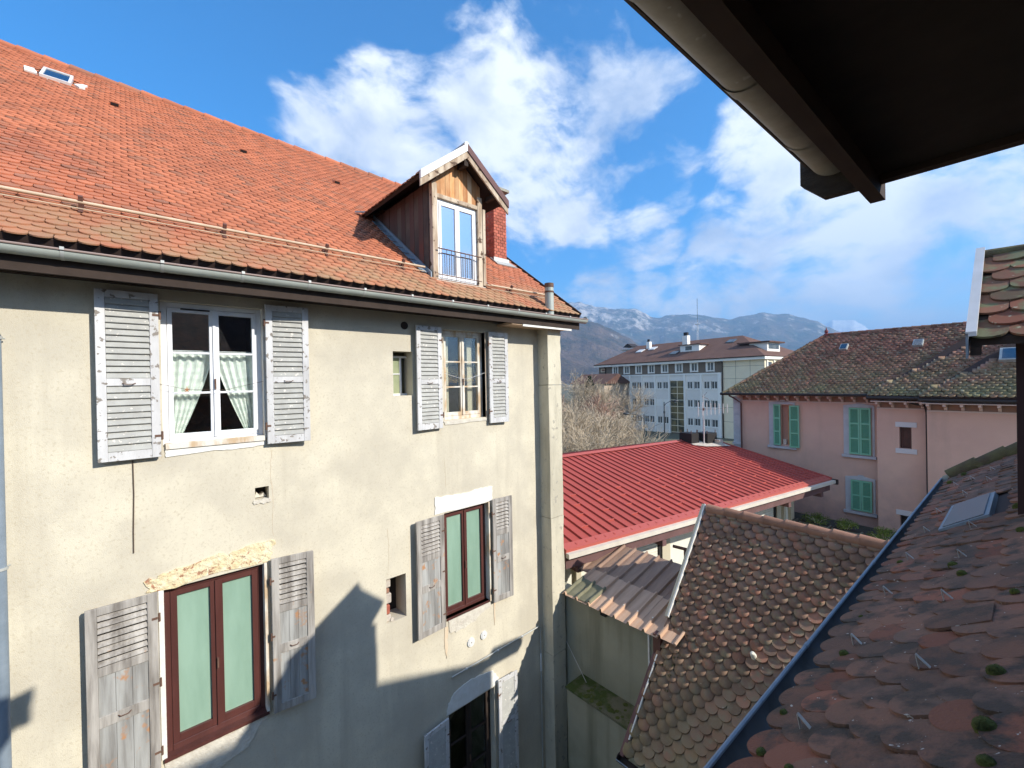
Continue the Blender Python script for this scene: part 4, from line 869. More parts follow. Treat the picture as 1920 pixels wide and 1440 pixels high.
tile_field(d2, O_+DV*(-.04), DUu, DV, .06, 2.4, 0, 1.12, .18, .15, .014, mat('tile_dormer', (.20, .085, .055), (.14, .10, .06), 5, rough=.95, rnd=.25, alt=(.27, .10, .06), altp=.4, spot=(.46, .43, .30), sscale=22, sthr=(.66, .72), spot2=(.17, .17, .09), s2scale=6, s2thr=(.5, .6)), nmax=60, n=11, r=.08, vend=1.24)
for k in range(5): MB().tube([ow(ridgeT, .22-k*.36, ridgeZ-.01), ow(ridgeT, -.19-k*.36, ridgeZ-.015)], [.055, .05], 10).build('ridge_tile', MATS['verge_mossy0'], d2, smooth=True)
b = MB(); b.prism([q2(eT-.06, .245, -.09), q2(ridgeT+.02, .245, -.09), q2(ridgeT+.0, .245, .055), q2(eT-.06, .245, .075)], ON*.012); b.build('verge_flashing', 'zinc_blue', d2)
b = MB(); b.prism([q2(eT-.06, .257, .055), q2(ridgeT, .257, .05), q2(ridgeT, .257, .07), q2(eT-.06, .257, .085)], -ON*.05); b.build('verge_strip', 'sheet_white', d2)
b = MB(); b.prism([q2(eT-.02, .24, -.10), q2(ridgeT, .24, -.10), q2(ridgeT, .24, -.05), q2(eT-.02, .24, -.05)], -ON*.05); b.build('rafter', 'fascia_dark', d2)
b = MB(); b.boxf(V((0, 0, 11)), OD, ON, Z_, 4.36, 4.50, -.09, .047, -1.1, eZ-.06+.05); b.build('corner_post', mat('post_dark_red', (.045, .022, .02), rough=.8), d2)
b = MB(); b.boxf(V((0, 0, 11)), OD, ON, Z_, 4.42, 5.54, -.12, -.06, -1.0, eZ); b.prism([ow(4.42, -.12, eZ-.02), ow(5.48, -.12, eZ-.02), ow(5.48, -.12, f2(5.48)-.06), ow(ridgeT, -.12, ridgeZ-.06), ow(4.42, -.12, eZ+.10)], ON*.055); b.build('dormer_front', 'fascia_dark', d2)
b = MB(); b.boxf(V((0, 0, 11)), OD, ON, Z_, 4.40, 4.46, -2.4, -.06, -1.0, eZ); b.build('dormer_cheek', 'fascia_dark', d2)
b = MB(); b.boxf(V((0, 0, 11)), OD, ON, Z_, 5.47, 5.53, -2.4, -.06, -1.0, eZ+.3); b.build('dormer_cheek', 'fascia_dark', d2)
# deep overhang above the viewpoint
ZS = .655
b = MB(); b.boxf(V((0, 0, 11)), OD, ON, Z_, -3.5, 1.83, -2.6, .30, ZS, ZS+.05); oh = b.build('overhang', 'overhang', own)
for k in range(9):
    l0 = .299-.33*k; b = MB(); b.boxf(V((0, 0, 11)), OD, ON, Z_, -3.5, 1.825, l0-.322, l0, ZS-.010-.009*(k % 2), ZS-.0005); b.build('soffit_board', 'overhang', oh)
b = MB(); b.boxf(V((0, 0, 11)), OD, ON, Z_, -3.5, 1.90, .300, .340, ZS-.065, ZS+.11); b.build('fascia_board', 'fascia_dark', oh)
for t_ in (.25, .68, 1.52):
    MB().tube([ow(t_-.012, .413, .752), ow(t_+.012, .413, .752)], .0705, 16, caps=False, a0=math.pi, a1=2*math.pi).build('gutter_strap', 'zinc_dirty', oh, smooth=True)
b = MB(); b.boxf(V((0, 0, 11)), OD, ON, Z_, 1.80, 1.84, -2.6, .33, ZS-.03, ZS+.10); b.build('verge_board', 'fascia_dark', oh)
b = MB(); pz = ZS+.05
b.prism([ow(-3.5, .40, pz+.02), ow(1.84, .40, pz+.02), ow(1.84, .40, pz+.06), ow(-3.5, .40, pz+.06)], -ON*2.9+Z_*1.6); b.build('roof_slab', 'tile_fore', oh)
b = MB()
for r_ in (.068, .064): b.tube([ow(-3.5, .413, .752), ow(1.78, .413, .752)], r_, 16, caps=False, a0=math.pi, a1=2*math.pi, up=(0, 0, 1))
ug = b.build('upper_gutter', 'zinc_dirty', oh, smooth=True)
MB().tube([ow(-3.5, .487, .748), ow(1.78, .487, .748)], .012, 8).build('gutter_rim', 'fascia_dark', ug)
MB().tube([ow(1.085, .413, .752), ow(1.135, .413, .752)], .0715, 16, caps=False, a0=math.pi, a1=2*math.pi).build('gutter_joint', 'zinc_dirty', ug, smooth=True)
MB().tube([ow(1.77, .413, .752), ow(1.785, .413, .752)], .066, 16).build('gutter_end', 'zinc_dirty', ug, smooth=True)
b = MB(); tt = 1.79
b.prism([ow(tt, .341, .62), ow(tt, .45, .622), ow(tt, .515, .685), ow(tt, .515, .78), ow(tt, .341, .78)], OD*.04); b.build('eaves_plate', 'bracket_wood', oh)

# ================================================================ OUTBUILDING (middle brown roof)
ob = thing('outbuilding', 'low outbuilding with a steep old brown scalloped tile roof below the right-hand eaves', 'building', (-2, 6.5, 0))
VX = -3.60; pb = math.atan2(2.80, 2.61); BV = V((0, math.cos(pb), math.sin(pb))); BO = V((VX, 5.375, 5.46)); BL = 4.12
BN = V((0, -math.sin(pb), math.cos(pb)))
b = MB(); b.prism([BO+BV*.02-BN*.1, BO+X_*4.1+BV*.02-BN*.1, BO+X_*4.1+BV*BL-BN*.1, BO+BV*BL-BN*.1], BN*.098); br = b.build('roof', 'underlay', ob)
b = MB(); R1 = BO+BV*BL; b.quad(R1, R1+X_*4.1, R1+X_*4.1+V((0, 2.4, -2.5)), R1+V((0, 2.4, -2.5))); b.build('rear_slope', 'tile_old', br)
tile_field(br, BO, X_, BV, .02, 4.1, -.02, BL-.06, .182, .130, .030, M['tile_old'], jit=1.4, n=9, r=.085, nmax=300, vend=BL)
x = VX+.02
while x < .3:
    MB().tube([R1+V((x-VX, 0, .03)), R1+V((x-VX+.36, 0, .015))], [.098, .086], 12).build('ridge_tile', 'ridge', br, smooth=True); x += .325
def vb(s0, s1, x0, x1, h0, h1, m, name='verge_board'):
    MB().prism([BO+X_*(x0)+BV*s0+BN*h0, BO+X_*x0+BV*s1+BN*h0, BO+X_*x0+BV*s1+BN*h1, BO+X_*x0+BV*s0+BN*h1], X_*(x1-x0)).build(name, m, br)
vb(2.02, BL+.08, -.09, -.045, -.16, .075, 'cream_post'); vb(2.02, BL+.08, -.043, -.02, .03, .09, 'patch_white', 'verge_strip')
vb(-.05, 1.42, -.10, -.03, -.16, .03, 'red_dark'); vb(.18, 1.42, -.028, -.01, .02, .055, 'patch_white', 'verge_strip')
b = MB(); b.tube([BO+V((-.1, -.07, -.05)), BO+V((4.1, -.07, -.05))], .06, 12, caps=False, a0=math.pi, a1=2*math.pi); b.tube([BO+V((-.1, -.07, -.05)), BO+V((-.09, -.07, -.05))], .062, 12); b.build('gutter', 'gutter_dark', ob, smooth=True)
MB().tube([BO+V((-.1, -.135, -.045)), BO+V((4.1, -.135, -.045))], .009, 6).build('gutter_rim', 'zinc_blue', ob)
b = MB(); b.box(VX+.02, .45, 5.6, 10, 0, 5.45); b.prism([V((VX+.03, 5.6, 5.45)), V((VX+.03, 10.6, 5.45)), V((VX+.03, 8.17, 8.25))], (4.0, 0, 0)); b.build('wall', 'wall_green', ob)
b = MB(); v = 1.27; c = BO+X_*1.3+BV*1.98; b.tube([c+BN*.02, c+BN*.09+V((0, -.01, .03)), c+BN*.14], [.045, .035, .008], 8); b.build('vent_knob', 'cream_wall', br, smooth=True)
b = MB(); b.box(-3.73, -3.60, 6.38, 6.50, 5.6, 6.80); b.build('corner_post', 'brown_metal', ob)
# moss on the lower left
def moss2(c, s_):
    b = MB()
    for i in range(60):
        a, e = random.random()*math.tau, random.random(); d = V((math.cos(a)*math.sqrt(1-e*e), math.sin(a)*math.sqrt(1-e*e), e)); p = c+d*s_*.8; q = d.cross(V((random.random(), .3, random.random()))).normalized()*s_*.25; b.quad(p-q, p+q, p+d*s_*.4)
    b.build('moss_clump', 'moss', br)
for i in range(14): moss2(BO+X_*random.uniform(.03, .35)+BV*random.uniform(1.0, 1.9)+BN*.035, random.uniform(.018, .032))
for i in range(7): moss2(BO+X_*random.uniform(.6, 2.4)+BV*random.uniform(2.6, 3.6)+BN*.035, random.uniform(.015, .03))

# ================================================================ LEAN-TO
lt = thing('lean_to', 'narrow lean-to with tan corrugated metal roof against the cream house', 'shed', (-4.8, 7.2, 0))
MB().box(-6.6, -3.72, 6.53, 6.75, 5.25, 6.775).build('wall', 'wall_green', lt)
MB().box(-3.90, -3.87, 6.50, 6.529, 5.6, 6.76).build('corner_bead', 'patch_white', lt)
MB().box(-5.34, -3.62, 6.05, 6.53, 0, 5.21).build('lower_wall', 'wall_green', lt)
MB().box(-6.2, -5.34, 6.53, 6.7, 0, 5.25).build('lower_wall', 'wall_green', lt)
MB().box(-5.36, -3.64, 6.02, 6.53, 5.21, 5.25).build('ledge', 'ledge', lt)
for i in range(26):
    b = MB(); c = V((random.uniform(-5.1, -4.0), random.choice((random.uniform(6.05, 6.2), random.uniform(6.05, 6.45))), 5.245)); s_ = random.uniform(.025, .065)
    for k in range(260):
        a, e = random.random()*math.tau, random.random(); d = V((math.cos(a)*math.sqrt(1-e*e), math.sin(a)*math.sqrt(1-e*e), e*.3)); p = c+d*s_; q = d.cross(V((random.random(), .3, random.random()))).normalized()*s_*.07; b.quad(p-q, p+q, p+d*s_*.1)
    b.tube([c, c+Z_*s_*.22, c+Z_*s_*.3], [s_, s_*.8, s_*.3], 10); b.build('moss_clump', 'moss', lt)
MB().tube([(-5.72, 6.48, 5.75), (-5.12, 6.35, 5.28)], .007, 6).build('bracing_wire', 'sheet_grey', lt)
def corr(x0, x1, y0, y1, z, m, name='roof_sheet', zs=0, wav=0):
    b = MB(); per = .29; prof_ = []
    x = x0
    ph0 = (-5.99)
    pts = []
    k = math.floor((x0-ph0)/per)
    while ph0+k*per < x1+per:
        o_ = ph0+k*per
        for dx, dz in ((0, 0), (.035, .0), (.060, .052), (.085, .052), (.100, .0), (.16, .004), (.21, .004)):
            if x0 <= o_+dx <= x1: pts.append((o_+dx, dz))
        k += 1
    ny = 6
    for j in range(ny+1):
        y = y0+(y1-y0)*j/ny
        for (xx, dz) in pts: b.v.append((xx, y, z+dz+zs*(y-y0)+wav*noise.noise(V((xx*4, y*4, 0)))))
    n = len(pts)
    for j in range(ny):
        for i in range(n-1): p = j*n+i; b.f.append((p, p+1, p+n+1, p+n))
    o = b.build(name, m, lt); md = o.modifiers.new('s', 'SOLIDIFY'); md.thickness = .004; return o
corr(-5.70, -4.90, 6.35, 7.33, 6.765, 'lean_sheet', zs=.2); corr(-5.0, -4.03, 6.34, 7.30, 6.77, 'lean_sheet', zs=.2); corr(-4.15, -3.60, 6.35, 7.28, 6.765, 'lean_sheet', zs=.2); corr(-3.70, -3.33, 6.35, 6.86, 6.79, 'lean_sheet', zs=.2)
corr(-6.6, -4.88, 7.2, 8.46, 6.90, 'lean_shaded', zs=.2); corr(-5.0, -4.0, 7.2, 8.44, 6.905, 'lean_shaded', zs=.2); corr(-4.15, -3.64, 7.2, 8.42, 6.90, 'lean_shaded', zs=.2)
corr(-5.66, -5.30, 6.39, 6.95, 6.786, 'lean_old', name='patched_sheet', zs=.2, wav=.03); corr(-5.33, -5.0, 6.38, 6.90, 6.79, 'lean_old', name='patched_sheet', zs=.2, wav=.02)
MB().tube([(-3.33, 6.34, 6.80), (-3.33, 6.88, 6.92)], .026, 8).build('edge_roll', 'lean_sheet', lt)
MB().box(-3.66, -3.36, 6.86, 6.94, 6.89, 6.945).build('mortar_fillet', 'stonelight', lt)
for k in range(5): MB().tube([(-5.05+k*.29, 6.66, 6.87), (-5.05+k*.29, 6.66, 6.89)], .013, 8).build('roof_screw', 'cream_wall', lt)
MB().box(-4.86, -4.74, 6.47, 6.53, 6.62, 6.78).build('beam_end', 'black', lt)
b = MB(); b.tube([(-4.0, 8.1, 7.0), (-4.0, 8.1, 7.62)], .03, 8).tube([(-4.22, 8.03, 7.66), (-3.78, 8.17, 7.62)], .032, 8).tube([(-4.0, 8.1, 7.35), (-3.88, 8.14, 7.62)], .014, 6)
tag(b.build('vent_stack', 'iron', None, smooth=True), 'rusty T-shaped vent stack behind the brown tiled roof edge', 'vent pipe')

# ================================================================ RED METAL ROOF HALL
hall = thing('red_roofed_hall', 'low cream hall under a wide red ribbed metal roof', 'building', (-9, 13, 0))
ER = V((-6.04, 6.90, 7.40)); HD = V((.1998, .9798, 0)).normalized(); HN = V((-HD.y, HD.x, 0)); ph_ = math.radians(11); HV = HN*math.cos(ph_)+Z_*math.sin(ph_); HW = Z_*math.cos(ph_)-HN*math.sin(ph_)
SLn = 4.78/math.cos(ph_); A1 = 11.57; A0 = -.05
def hp(a, s_, h=0): return ER+HD*a+HV*s_+HW*h
b = MB(); b.prism([hp(A0, 0, -.06), hp(A1, 0, -.06), hp(A1, SLn, -.06), hp(A0, SLn, -.06)], HW*.055); hr = b.build('roof', 'red_metal', hall)
RG = hp(0, SLn); HV2 = HN*math.cos(ph_)-Z_*math.sin(ph_); HW2 = Z_*math.cos(ph_)+HN*math.sin(ph_)
b = MB(); b.prism([RG+HD*A0-HW2*.06, RG+HD*A1-HW2*.06, RG+HD*A1+HV2*SLn-HW2*.06, RG+HD*A0+HV2*SLn-HW2*.06], HW2*.055); b.build('rear_slope', 'red_metal', hr)
def panel_mesh():
    b = MB(); w = .281; pr = [(-w/2, 0), (w/2-.055, 0), (w/2-.043, .038), (w/2-.012, .038), (w/2, 0)]
    for s_ in (.0, SLn-.0):
        for x, h in pr: b.v.append((x, s_, h))
    n = len(pr)
    for i in range(n-1): b.f.append((i, i+1, n+i+1, n+i))
    b.f.append((1, 2, 3, 4)); return b.mesh('roof_panel', M['red_metal'])
pm = panel_mesh(); nP = int((A1-A0)/.281)
for k in range(nP):
    a = A0+.14+k*.281+.1; inst('roof_panel', pm, fm(hp(a, .02, .002), HD, HV, HW), hr)
    inst('roof_panel', pm, fm(RG+HD*a+HW2*.002, HD, HV2, HW2), hr)
st = MB().boxf(V((0, 0, 0)), X_, Y_, Z_, -.135, .12, -.01, .01, .0, .032).mesh('snow_stop', M['red_light'])
for i, s_ in enumerate((.62, 1.12, 1.62, 2.12)):
    for k in range(nP):
        if (k+2*i) % 3 == 0: inst('snow_stop', st, fm(hp(A0+.14+k*.281+.1, s_+random.uniform(-.02, .02), 0), HD, HV, HW), hr)
b = MB(); b.prism([hp(A0, -.06, -.09), hp(A0, -.06, .02), hp(A0, .14, .045), hp(A0, .14, .0)], HD*(A1-A0+.02)); b.build('eaves_flashing', 'red_light', hr)
b = MB(); b.prism([hp(A0, SLn-.16, .045), hp(A0, SLn, .075), RG+HD*A0+HV2*.16+HW2*.045, hp(A0, SLn, .0)], HD*(A1-A0)); b.build('ridge_cap', 'red_light', hr)
b = MB(); b.boxf(hp(0, 0), HD, HV, HW, A1-.03, A1+.05, -.06, SLn, -.1, .055); b.build('verge_trim', 'red_metal', hr)
# gutter + fascia
b = MB(); b.boxf(ER, HD, HN, Z_, A0, A1+.12, -.16, -.05, -.155, -.055); b.build('gutter', 'cream', hall)
MB().boxf(ER, HD, HN, Z_, A1+.10, A1+.20, -.20, .10, -.20, -.03).build('gutter_end', 'gutter_dark', hall)
MB().boxf(ER, HD, HN, Z_, A0, A1-.05, -.04, .0, -.40, -.09).build('fascia_board', 'red_dark', hall)
MB().boxf(ER, HD, HN, Z_, A0, A1-.1, .0, .9, -.30, -.26).build('soffit', 'red_dark', hall)
for a in (.3, 3.0, 6.1, 8.9, 11.0): MB().boxf(ER, HD, HN, Z_, a, a+.14, .0, .88, -.58, -.30).build('eaves_bracket', 'red_dark', hall)
MB().boxf(ER, HD, HN, Z_, 10.5, 11.2, .15, .22, -.42, -.36).boxf(ER, HD, HN, Z_, 11.13, 11.2, .15, .22, -.6, -.36).build('overflow_pipe', 'zinc_blue', hall)
b = MB(); b.boxf(ER, HD, HN, Z_, .0, 10.8, .9, 8.6, -7.4, -.28); b.build('wall', 'cream_wall', hall)
MB().boxf(ER, HD, HN, Z_, .0, 10.82, .84, .9, -.75, -.30).build('lintel_beam', 'cream', hall)
for a0_, a1_ in ((.9, 1.05), (3.93, 4.25), (9.72, 9.98), (10.15, 10.3), (10.62, 10.84)): MB().boxf(ER, HD, HN, Z_, a0_, a1_, .80, .9, -3.2, -.32).build('wall_post', 'cream_post', hall)
for a0_, a1_ in ((2.6, 3.80), (8.0, 9.6)):
    o = MB().boxf(ER, HD, HN, Z_, a0_, a1_, .86, .899, -2.2, -.80).build('roller_blind', 'cream', hall)
    for k in range(18): MB().boxf(ER, HD, HN, Z_, a0_+.02, a1_-.02, .845, .86, -2.2+k*.076, -2.2+k*.076+.06).build('blind_slat', 'cream_wall', o)
    MB().boxf(ER, HD, HN, Z_, a1_, a1_+.10, .82, .9, -2.2, -.75).build('blind_guide', 'black', o)
# chimneys and antenna on the roof ridge
def chim(a0_, a1_, s0, s1, z1):
    c = hp(a0_, s0); b = MB(); b.boxf(hp(0, 0), HD, HN, Z_, a0_, a1_, s0, s1, .7, z1); o = b.build('roof_stack', 'black', hall)
    for q in ((a0_+.04, s0+.05), (a1_-.04, s0+.05), (a0_+.04, s1-.05), (a1_-.04, s1-.05)): MB().tube([hp(0, 0)+HD*q[0]+HN*q[1]+Z_*z1, hp(0, 0)+HD*q[0]+HN*q[1]+Z_*(z1+.12)], .015, 6).build('stack_rod', 'iron', o)
    return o
chim(9.85, 10.35, 4.25, 4.85, 1.30); chim(10.62, 11.25, 4.05, 4.65, 1.26)
MB().boxf(hp(0, 0), HD, HN, Z_, 11.05, 11.3, 3.8, 4.02, .65, .98).build('roof_stack', 'stonelight', hall)
b = MB(); b.prism([hp(9.8, 4.2, .045), hp(10.2, 3.9, .045), hp(11.4, 3.6, .045), hp(11.45, 4.4, .045), hp(9.9, 4.6, .045)], HW*.012); b.build('stack_flashing', 'stonelight', hall)
AP = hp(0, 0)+HD*10.45+HN*4.1
an = thing('antenna_mast', 'slim white antenna mast with vertical rods standing on the red metal roof', 'antenna', (AP.x, AP.y, 8.2))
b = MB(); z0 = AP.z+.75; b.tube([(AP.x, AP.y, z0), (AP.x, AP.y, z0+1.1)], .03, 8).tube([(AP.x, AP.y, z0+1.1), (AP.x, AP.y, z0+2.15)], .018, 8); b.build('pole', 'alu', an)
b = MB()
lat = (RT-Z_*RT.z).normalized()
boom = (lat*.9+HD*.5).normalized(); c0 = V((AP.x, AP.y, z0+1.55)); b.tube([c0-boom*.26, c0+boom*1.15], .006, 6); b.build('boom', 'iron', an)
for k in range(8):
    p = c0+boom*(-.24+.195*k); h_ = .30-.015*k; MB().tube([p-Z_*h_, p+Z_*h_], .016, 5).build('rod', 'alu', an)
c1 = V((AP.x, AP.y, z0+2.1)); MB().tube([c1-lat*.05, c1+lat*.22-Z_*.14], .009, 5).tube([c1+lat*.02, c1+lat*.16+Z_*.16], .008, 5).build('small_aerial', 'iron', an)
MB().tube([c0-Z_*.05, c0+Z_*.05], .045, 8).build('clamp', 'iron', an)

# ================================================================ PINK HOUSE
pk = thing('pink_house', 'pink rendered house with green shutters and a mossy brown hipped roof', 'house', (-3, 23, 0))
PX = V((.9968, -.0799, 0)).normalized(); PN = V((PX.y, -PX.x, 0)); PP = V((-5.72, 20.57, 0))    # PN points to the viewer
def pp(s_, o_, z): return PP+PX*s_+PN*o_+Z_*z
PWA = [(-.13, .27, 8.12, 9.80), (2.23, 2.86, 8.02, 9.80), (2.28, 2.86, 5.92, 7.07)]
b = MB(); wall_holes(b, pp(0, 0, 0), PX, Z_, PN, -1.80, 3.12, 0, 10.12, [(-.13, .27, 8.12, 9.80)], .2); b.build('wall', 'pink', pk)
b = MB(); b.boxf(pp(0, 0, 0), PX, PN, Z_, -1.79, 9.5, -6, -.21, 0, 10.1); b.build('core_wall', 'pink', pk)
b = MB(); wall_holes(b, pp(0, .45, 0), PX, Z_, PN, 3.13, 4.50, 0, 10.0, [(3.73, 4.04, 8.45, 9.19), (3.72, 4.1, 5.0, 6.14)], .2); b.quad(pp(3.13, 0, 0), pp(3.13, .45, 0), pp(3.13, .45, 10), pp(3.13, 0, 10)); b.build('bay_wall', 'pink', pk)
b = MB(); b.boxf(pp(0, 0, 0), PX, PN, Z_, 4.48, 9.5, -.2, .80, 0, 10.0); b.build('bay_wall', 'pink', pk)
# small windows of the bay
for (a, c, e, g_) in ((3.73, 4.04, 8.45, 9.19), (3.72, 4.1, 5.0, 6.14)):
    o = MB().boxf(pp(0, 0, 0), PX, PN, Z_, a, c, .27, .30, e, g_).build('small_window', mat('small_pane', (.10, .045, .04), (.05, .03, .03), 4, rough=.3) if e > 7 else 'room_dark', pk)
    MB().boxf(pp(0, 0, 0), PX, PN, Z_, a-.10, c+.14, .43, .475, g_, g_+.17).build('lintel_stone', 'lintel', o)
    if e > 7: MB().boxf(pp(0, 0, 0), PX, PN, Z_, a-.10, c+.14, .43, .48, e-.17, e).build('sill_stone', 'lintel', o)
    if e > 7: MB().boxf(pp(0, 0, 0), PX, PN, Z_, a+.03, a+.06, .30, .33, e, g_).boxf(pp(0, 0, 0), PX, PN, Z_, c-.06, c-.03, .30, .33, e, g_).build('frame', 'varnish', o)
# shuttered windows
def pshutter(s0, s1, z0, z1, o_=.05, n=3, ang=0, parent=None):
    X2 = (PX*math.cos(ang)+PN*math.sin(ang)); O = pp(s0, o_, 0) if ang >= 0 else pp(s1, o_, 0)
    if ang < 0: X2 = (-PX*math.cos(ang)+PN*math.sin(-ang)); 
    w = s1-s0; b = MB(); st_ = .05; Yv = Z_.cross(X2) if ang >= 0 else X2.cross(Z_); Yv = -Yv if Yv.dot(PN) < 0 else Yv
    def bx(b, a, c, e, g_, d0, d1): b.boxf(O, X2, Yv, Z_, a, c, d0, d1, e, g_)
    bx(b, 0, st_, z0, z1, 0, .035); bx(b, w-st_, w, z0, z1, 0, .035); H = (z1-z0-.06)/n
    for k in range(n+1): bx(b, st_, w-st_, z0+k*H, z0+k*H+.06, .002, .033)
    o = b.build('shutter', 'green_paint', parent)
    for k in range(n):
        za = z0+k*H+.06; zb = z0+(k+1)*H; m_ = max(3, int((zb-za)/.045))
        for j in range(m_):
            z = za+(zb-za)*j/m_; s = MB(); s.prism([O+X2*st_+Yv*.006+Z_*(z+.04), O+X2*st_+Yv*.026+Z_*(z+.008), O+X2*st_+Yv*.022+Z_*z, O+X2*st_+Yv*.002+Z_*(z+.03)], X2*(w-2*st_)); s.build('slat', 'green_slat', o)
    return o
def pwindow(s0, s1, z0, z1, openang=0, n=3):
    b = MB()
    b.boxf(pp(0, 0, 0), PX, PN, Z_, s0-.17, s0-.0, .0, .03, z0-.02, z1+.02)
    b.boxf(pp(0, 0, 0), PX, PN, Z_, s1, s1+.07, .0, .03, z0-.02, z1+.02)
    b.prism([pp(s0-.17, 0, z1+.02), pp(s1+.07, 0, z1+.02), pp(s1+.07, 0, z1+.1), pp((s0+s1)/2+.08, 0, z1+.16), pp((s0+s1)/2+.06, 0, z1+.20), pp((s0+s1)/2-.10, 0, z1+.20), pp((s0+s1)/2-.12, 0, z1+.16), pp(s0-.17, 0, z1+.1)], PN*.035)
    o = b.build('window_surround', 'grey_stone', pk)
    MB().boxf(pp(0, 0, 0), PX, PN, Z_, s0-.22, s1+.12, .0, .10, z0-.12, z0-.025).build('sill', 'grey_stone', o)
    return o
o = pwindow(-.42, .33, 8.09, 9.82)
room(o, pp(0, 0, 0), PX, Z_, PN, -.13, .27, 8.12, 9.8, .21, .6, 'room_dark')
b = MB(); b.boxf(pp(0, 0, 0), PX, PN, Z_, .10, .13, -.12, -.09, 8.12, 9.8)
for k in range(5): b.boxf(pp(0, 0, 0), PX, PN, Z_, .13, .27, -.12, -.09, 8.3+k*.3, 8.33+k*.3)
b.build('open_sash', 'wood_orange', o)
pshutter(-.40, -.12, 8.1, 9.83, ang=.10, parent=o); pshutter(.22, .56, 8.06, 9.80, o_=.06, ang=-.28, parent=o)
MB().boxf(pp(0, 0, 0), PX, PN, Z_, -.1, .02, -.18, -.1, 8.13, 8.35).build('window_box', 'office_panel', o)
o = pwindow(2.21, 2.90, 8.02, 9.77); pshutter(2.22, 2.54, 8.03, 9.78, parent=o); pshutter(2.55, 2.87, 8.03, 9.78, parent=o)
o = pwindow(2.24, 2.90, 5.90, 7.05); pshutter(2.25, 2.56, 5.92, 7.06, n=2, parent=o); pshutter(2.57, 2.88, 5.92, 7.06, n=2, parent=o)
# quoin column at the corner
for k in range(18):
    MB().boxf(pp(0, 0, 0), PX, PN, Z_, -2.10, -1.795, -.30, .035, 5.2+k*.275, 5.2+k*.275+.268).build('quoin_block', 'grey_stone', pk)
MB().boxf(pp(0, 0, 0), PX, PN, Z_, -2.15, -1.75, -.35, .08, 7.94, 8.03).build('quoin_moulding', 'grey_stone', pk)
MB().boxf(pp(0, 0, 0), PX, PN, Z_, -2.08, -1.8, -6, -.3, 0, 10.1).build('side_wall', 'grey_stone', pk)
# cornice with brackets
def cornice(s0, s1, o_, zt, step, back=0):
    c = MB(); c.boxf(pp(0, 0, 0), PX, PN, Z_, s0, s1, o_-.02, o_+.035, zt-.05, zt); o = c.build('cornice_band', 'pink_trim', pk)
    MB().boxf(pp(0, 0, 0), PX, PN, Z_, s0, s1, o_-.02, o_+.006, zt+.001, zt+.22).build('cornice_frieze', 'pink_niche', pk)
    MB().boxf(pp(0, 0, 0), PX, PN, Z_, s0-.1, s1, o_-.02, o_+.42, zt+.221, zt+.25).build('soffit', 'pink_trim', pk)
    n = max(1, int((s1-s0)/step)); 
    for k in range(n+1):
        s_ = s0+k*step+.02
        if s_ > s1-.05: break
        c = MB(); c.prism([pp(s_, o_, zt+.005), pp(s_, o_+.10, zt+.03), pp(s_, o_+.14, zt+.10), pp(s_, o_+.38, zt+.15), pp(s_, o_+.38, zt+.22), pp(s_, o_, zt+.22)], PX*.07); c.build('cornice_bracket', 'pink_trim', pk)
cornice(-1.78, 3.12, 0, 9.98, .375); cornice(3.14, 4.47, .45, 9.84, .38); cornice(4.49, 9.4, .80, 9.82, .38)
# gutters, downpipes
def gut2(s0, s1, o_, z): MB().tube([pp(s0, o_, z), pp(s1, o_, z)], .06, 10).build('gutter', 'gutter_dark', pk, smooth=True)
gut2(-2.45, 3.25, .50, 10.27); gut2(2.95, 4.6, .90, 10.20); gut2(4.35, 9.5, 1.24, 10.16)
MB().boxf(pp(0, 0, 0), PX, PN, Z_, -2.4, 9.4, .1, .46, 10.232, 10.25).build('eaves_board', 'gutter_dark', pk)
MB().tube([pp(-2.1, .45, 10.2), pp(-1.9, .3, 10.05), pp(-1.72, .10, 9.85), pp(-1.72, .09, 5)], .035, 8).build('downpipe', 'brown_metal', pk, smooth=True)
MB().tube([pp(3.95, .85, 10.15), pp(4.15, .75, 10.02), pp(4.40, .56, 9.93), pp(4.44, .52, 9.7), pp(4.44, .52, 5)], .035, 8).build('downpipe', 'gutter_dark', pk, smooth=True)
# roof: hip; ridge at run 3.11 back
EZ = 10.27; rz = 12.80; run = 3.11; EC = pp(-2.34, .50, EZ)
BKV = -PN
pr_ = math.atan2(rz-EZ, run); KV = BKV*math.cos(pr_)+Z_*math.sin(pr_); KN = Z_*math.cos(pr_)+PN*math.sin(pr_)
ln_ = run/math.cos(pr_)
E2 = EC+PX*12.5
b = MB(); Pk = EC+PX*run+KV*ln_
b.quad(EC, E2, E2+KV*ln_, Pk); b.quad(EC, Pk, EC-PN*2*run); b.quad(Pk, E2+KV*ln_, E2-PN*2*run, EC-PN*2*run); kr = b.build('roof', 'tile_pink', pk)
def infr(s_, v): return s_ > v*math.cos(pr_)+.03 and s_ < 12.4
U2 = PX if PX.cross(KV).z > 0 else -PX
tile_field(kr, EC+KN*.01, PX, KV, 0, 12.4, -.02, ln_-.02, .17, .125, .02, M['tile_pink'], inside=lambda u, v: infr(u, v) and not (u > 5.2+v*.95), nmax=0, n=5, jit=2.2, stuff='roof_tiles', vend=ln_)
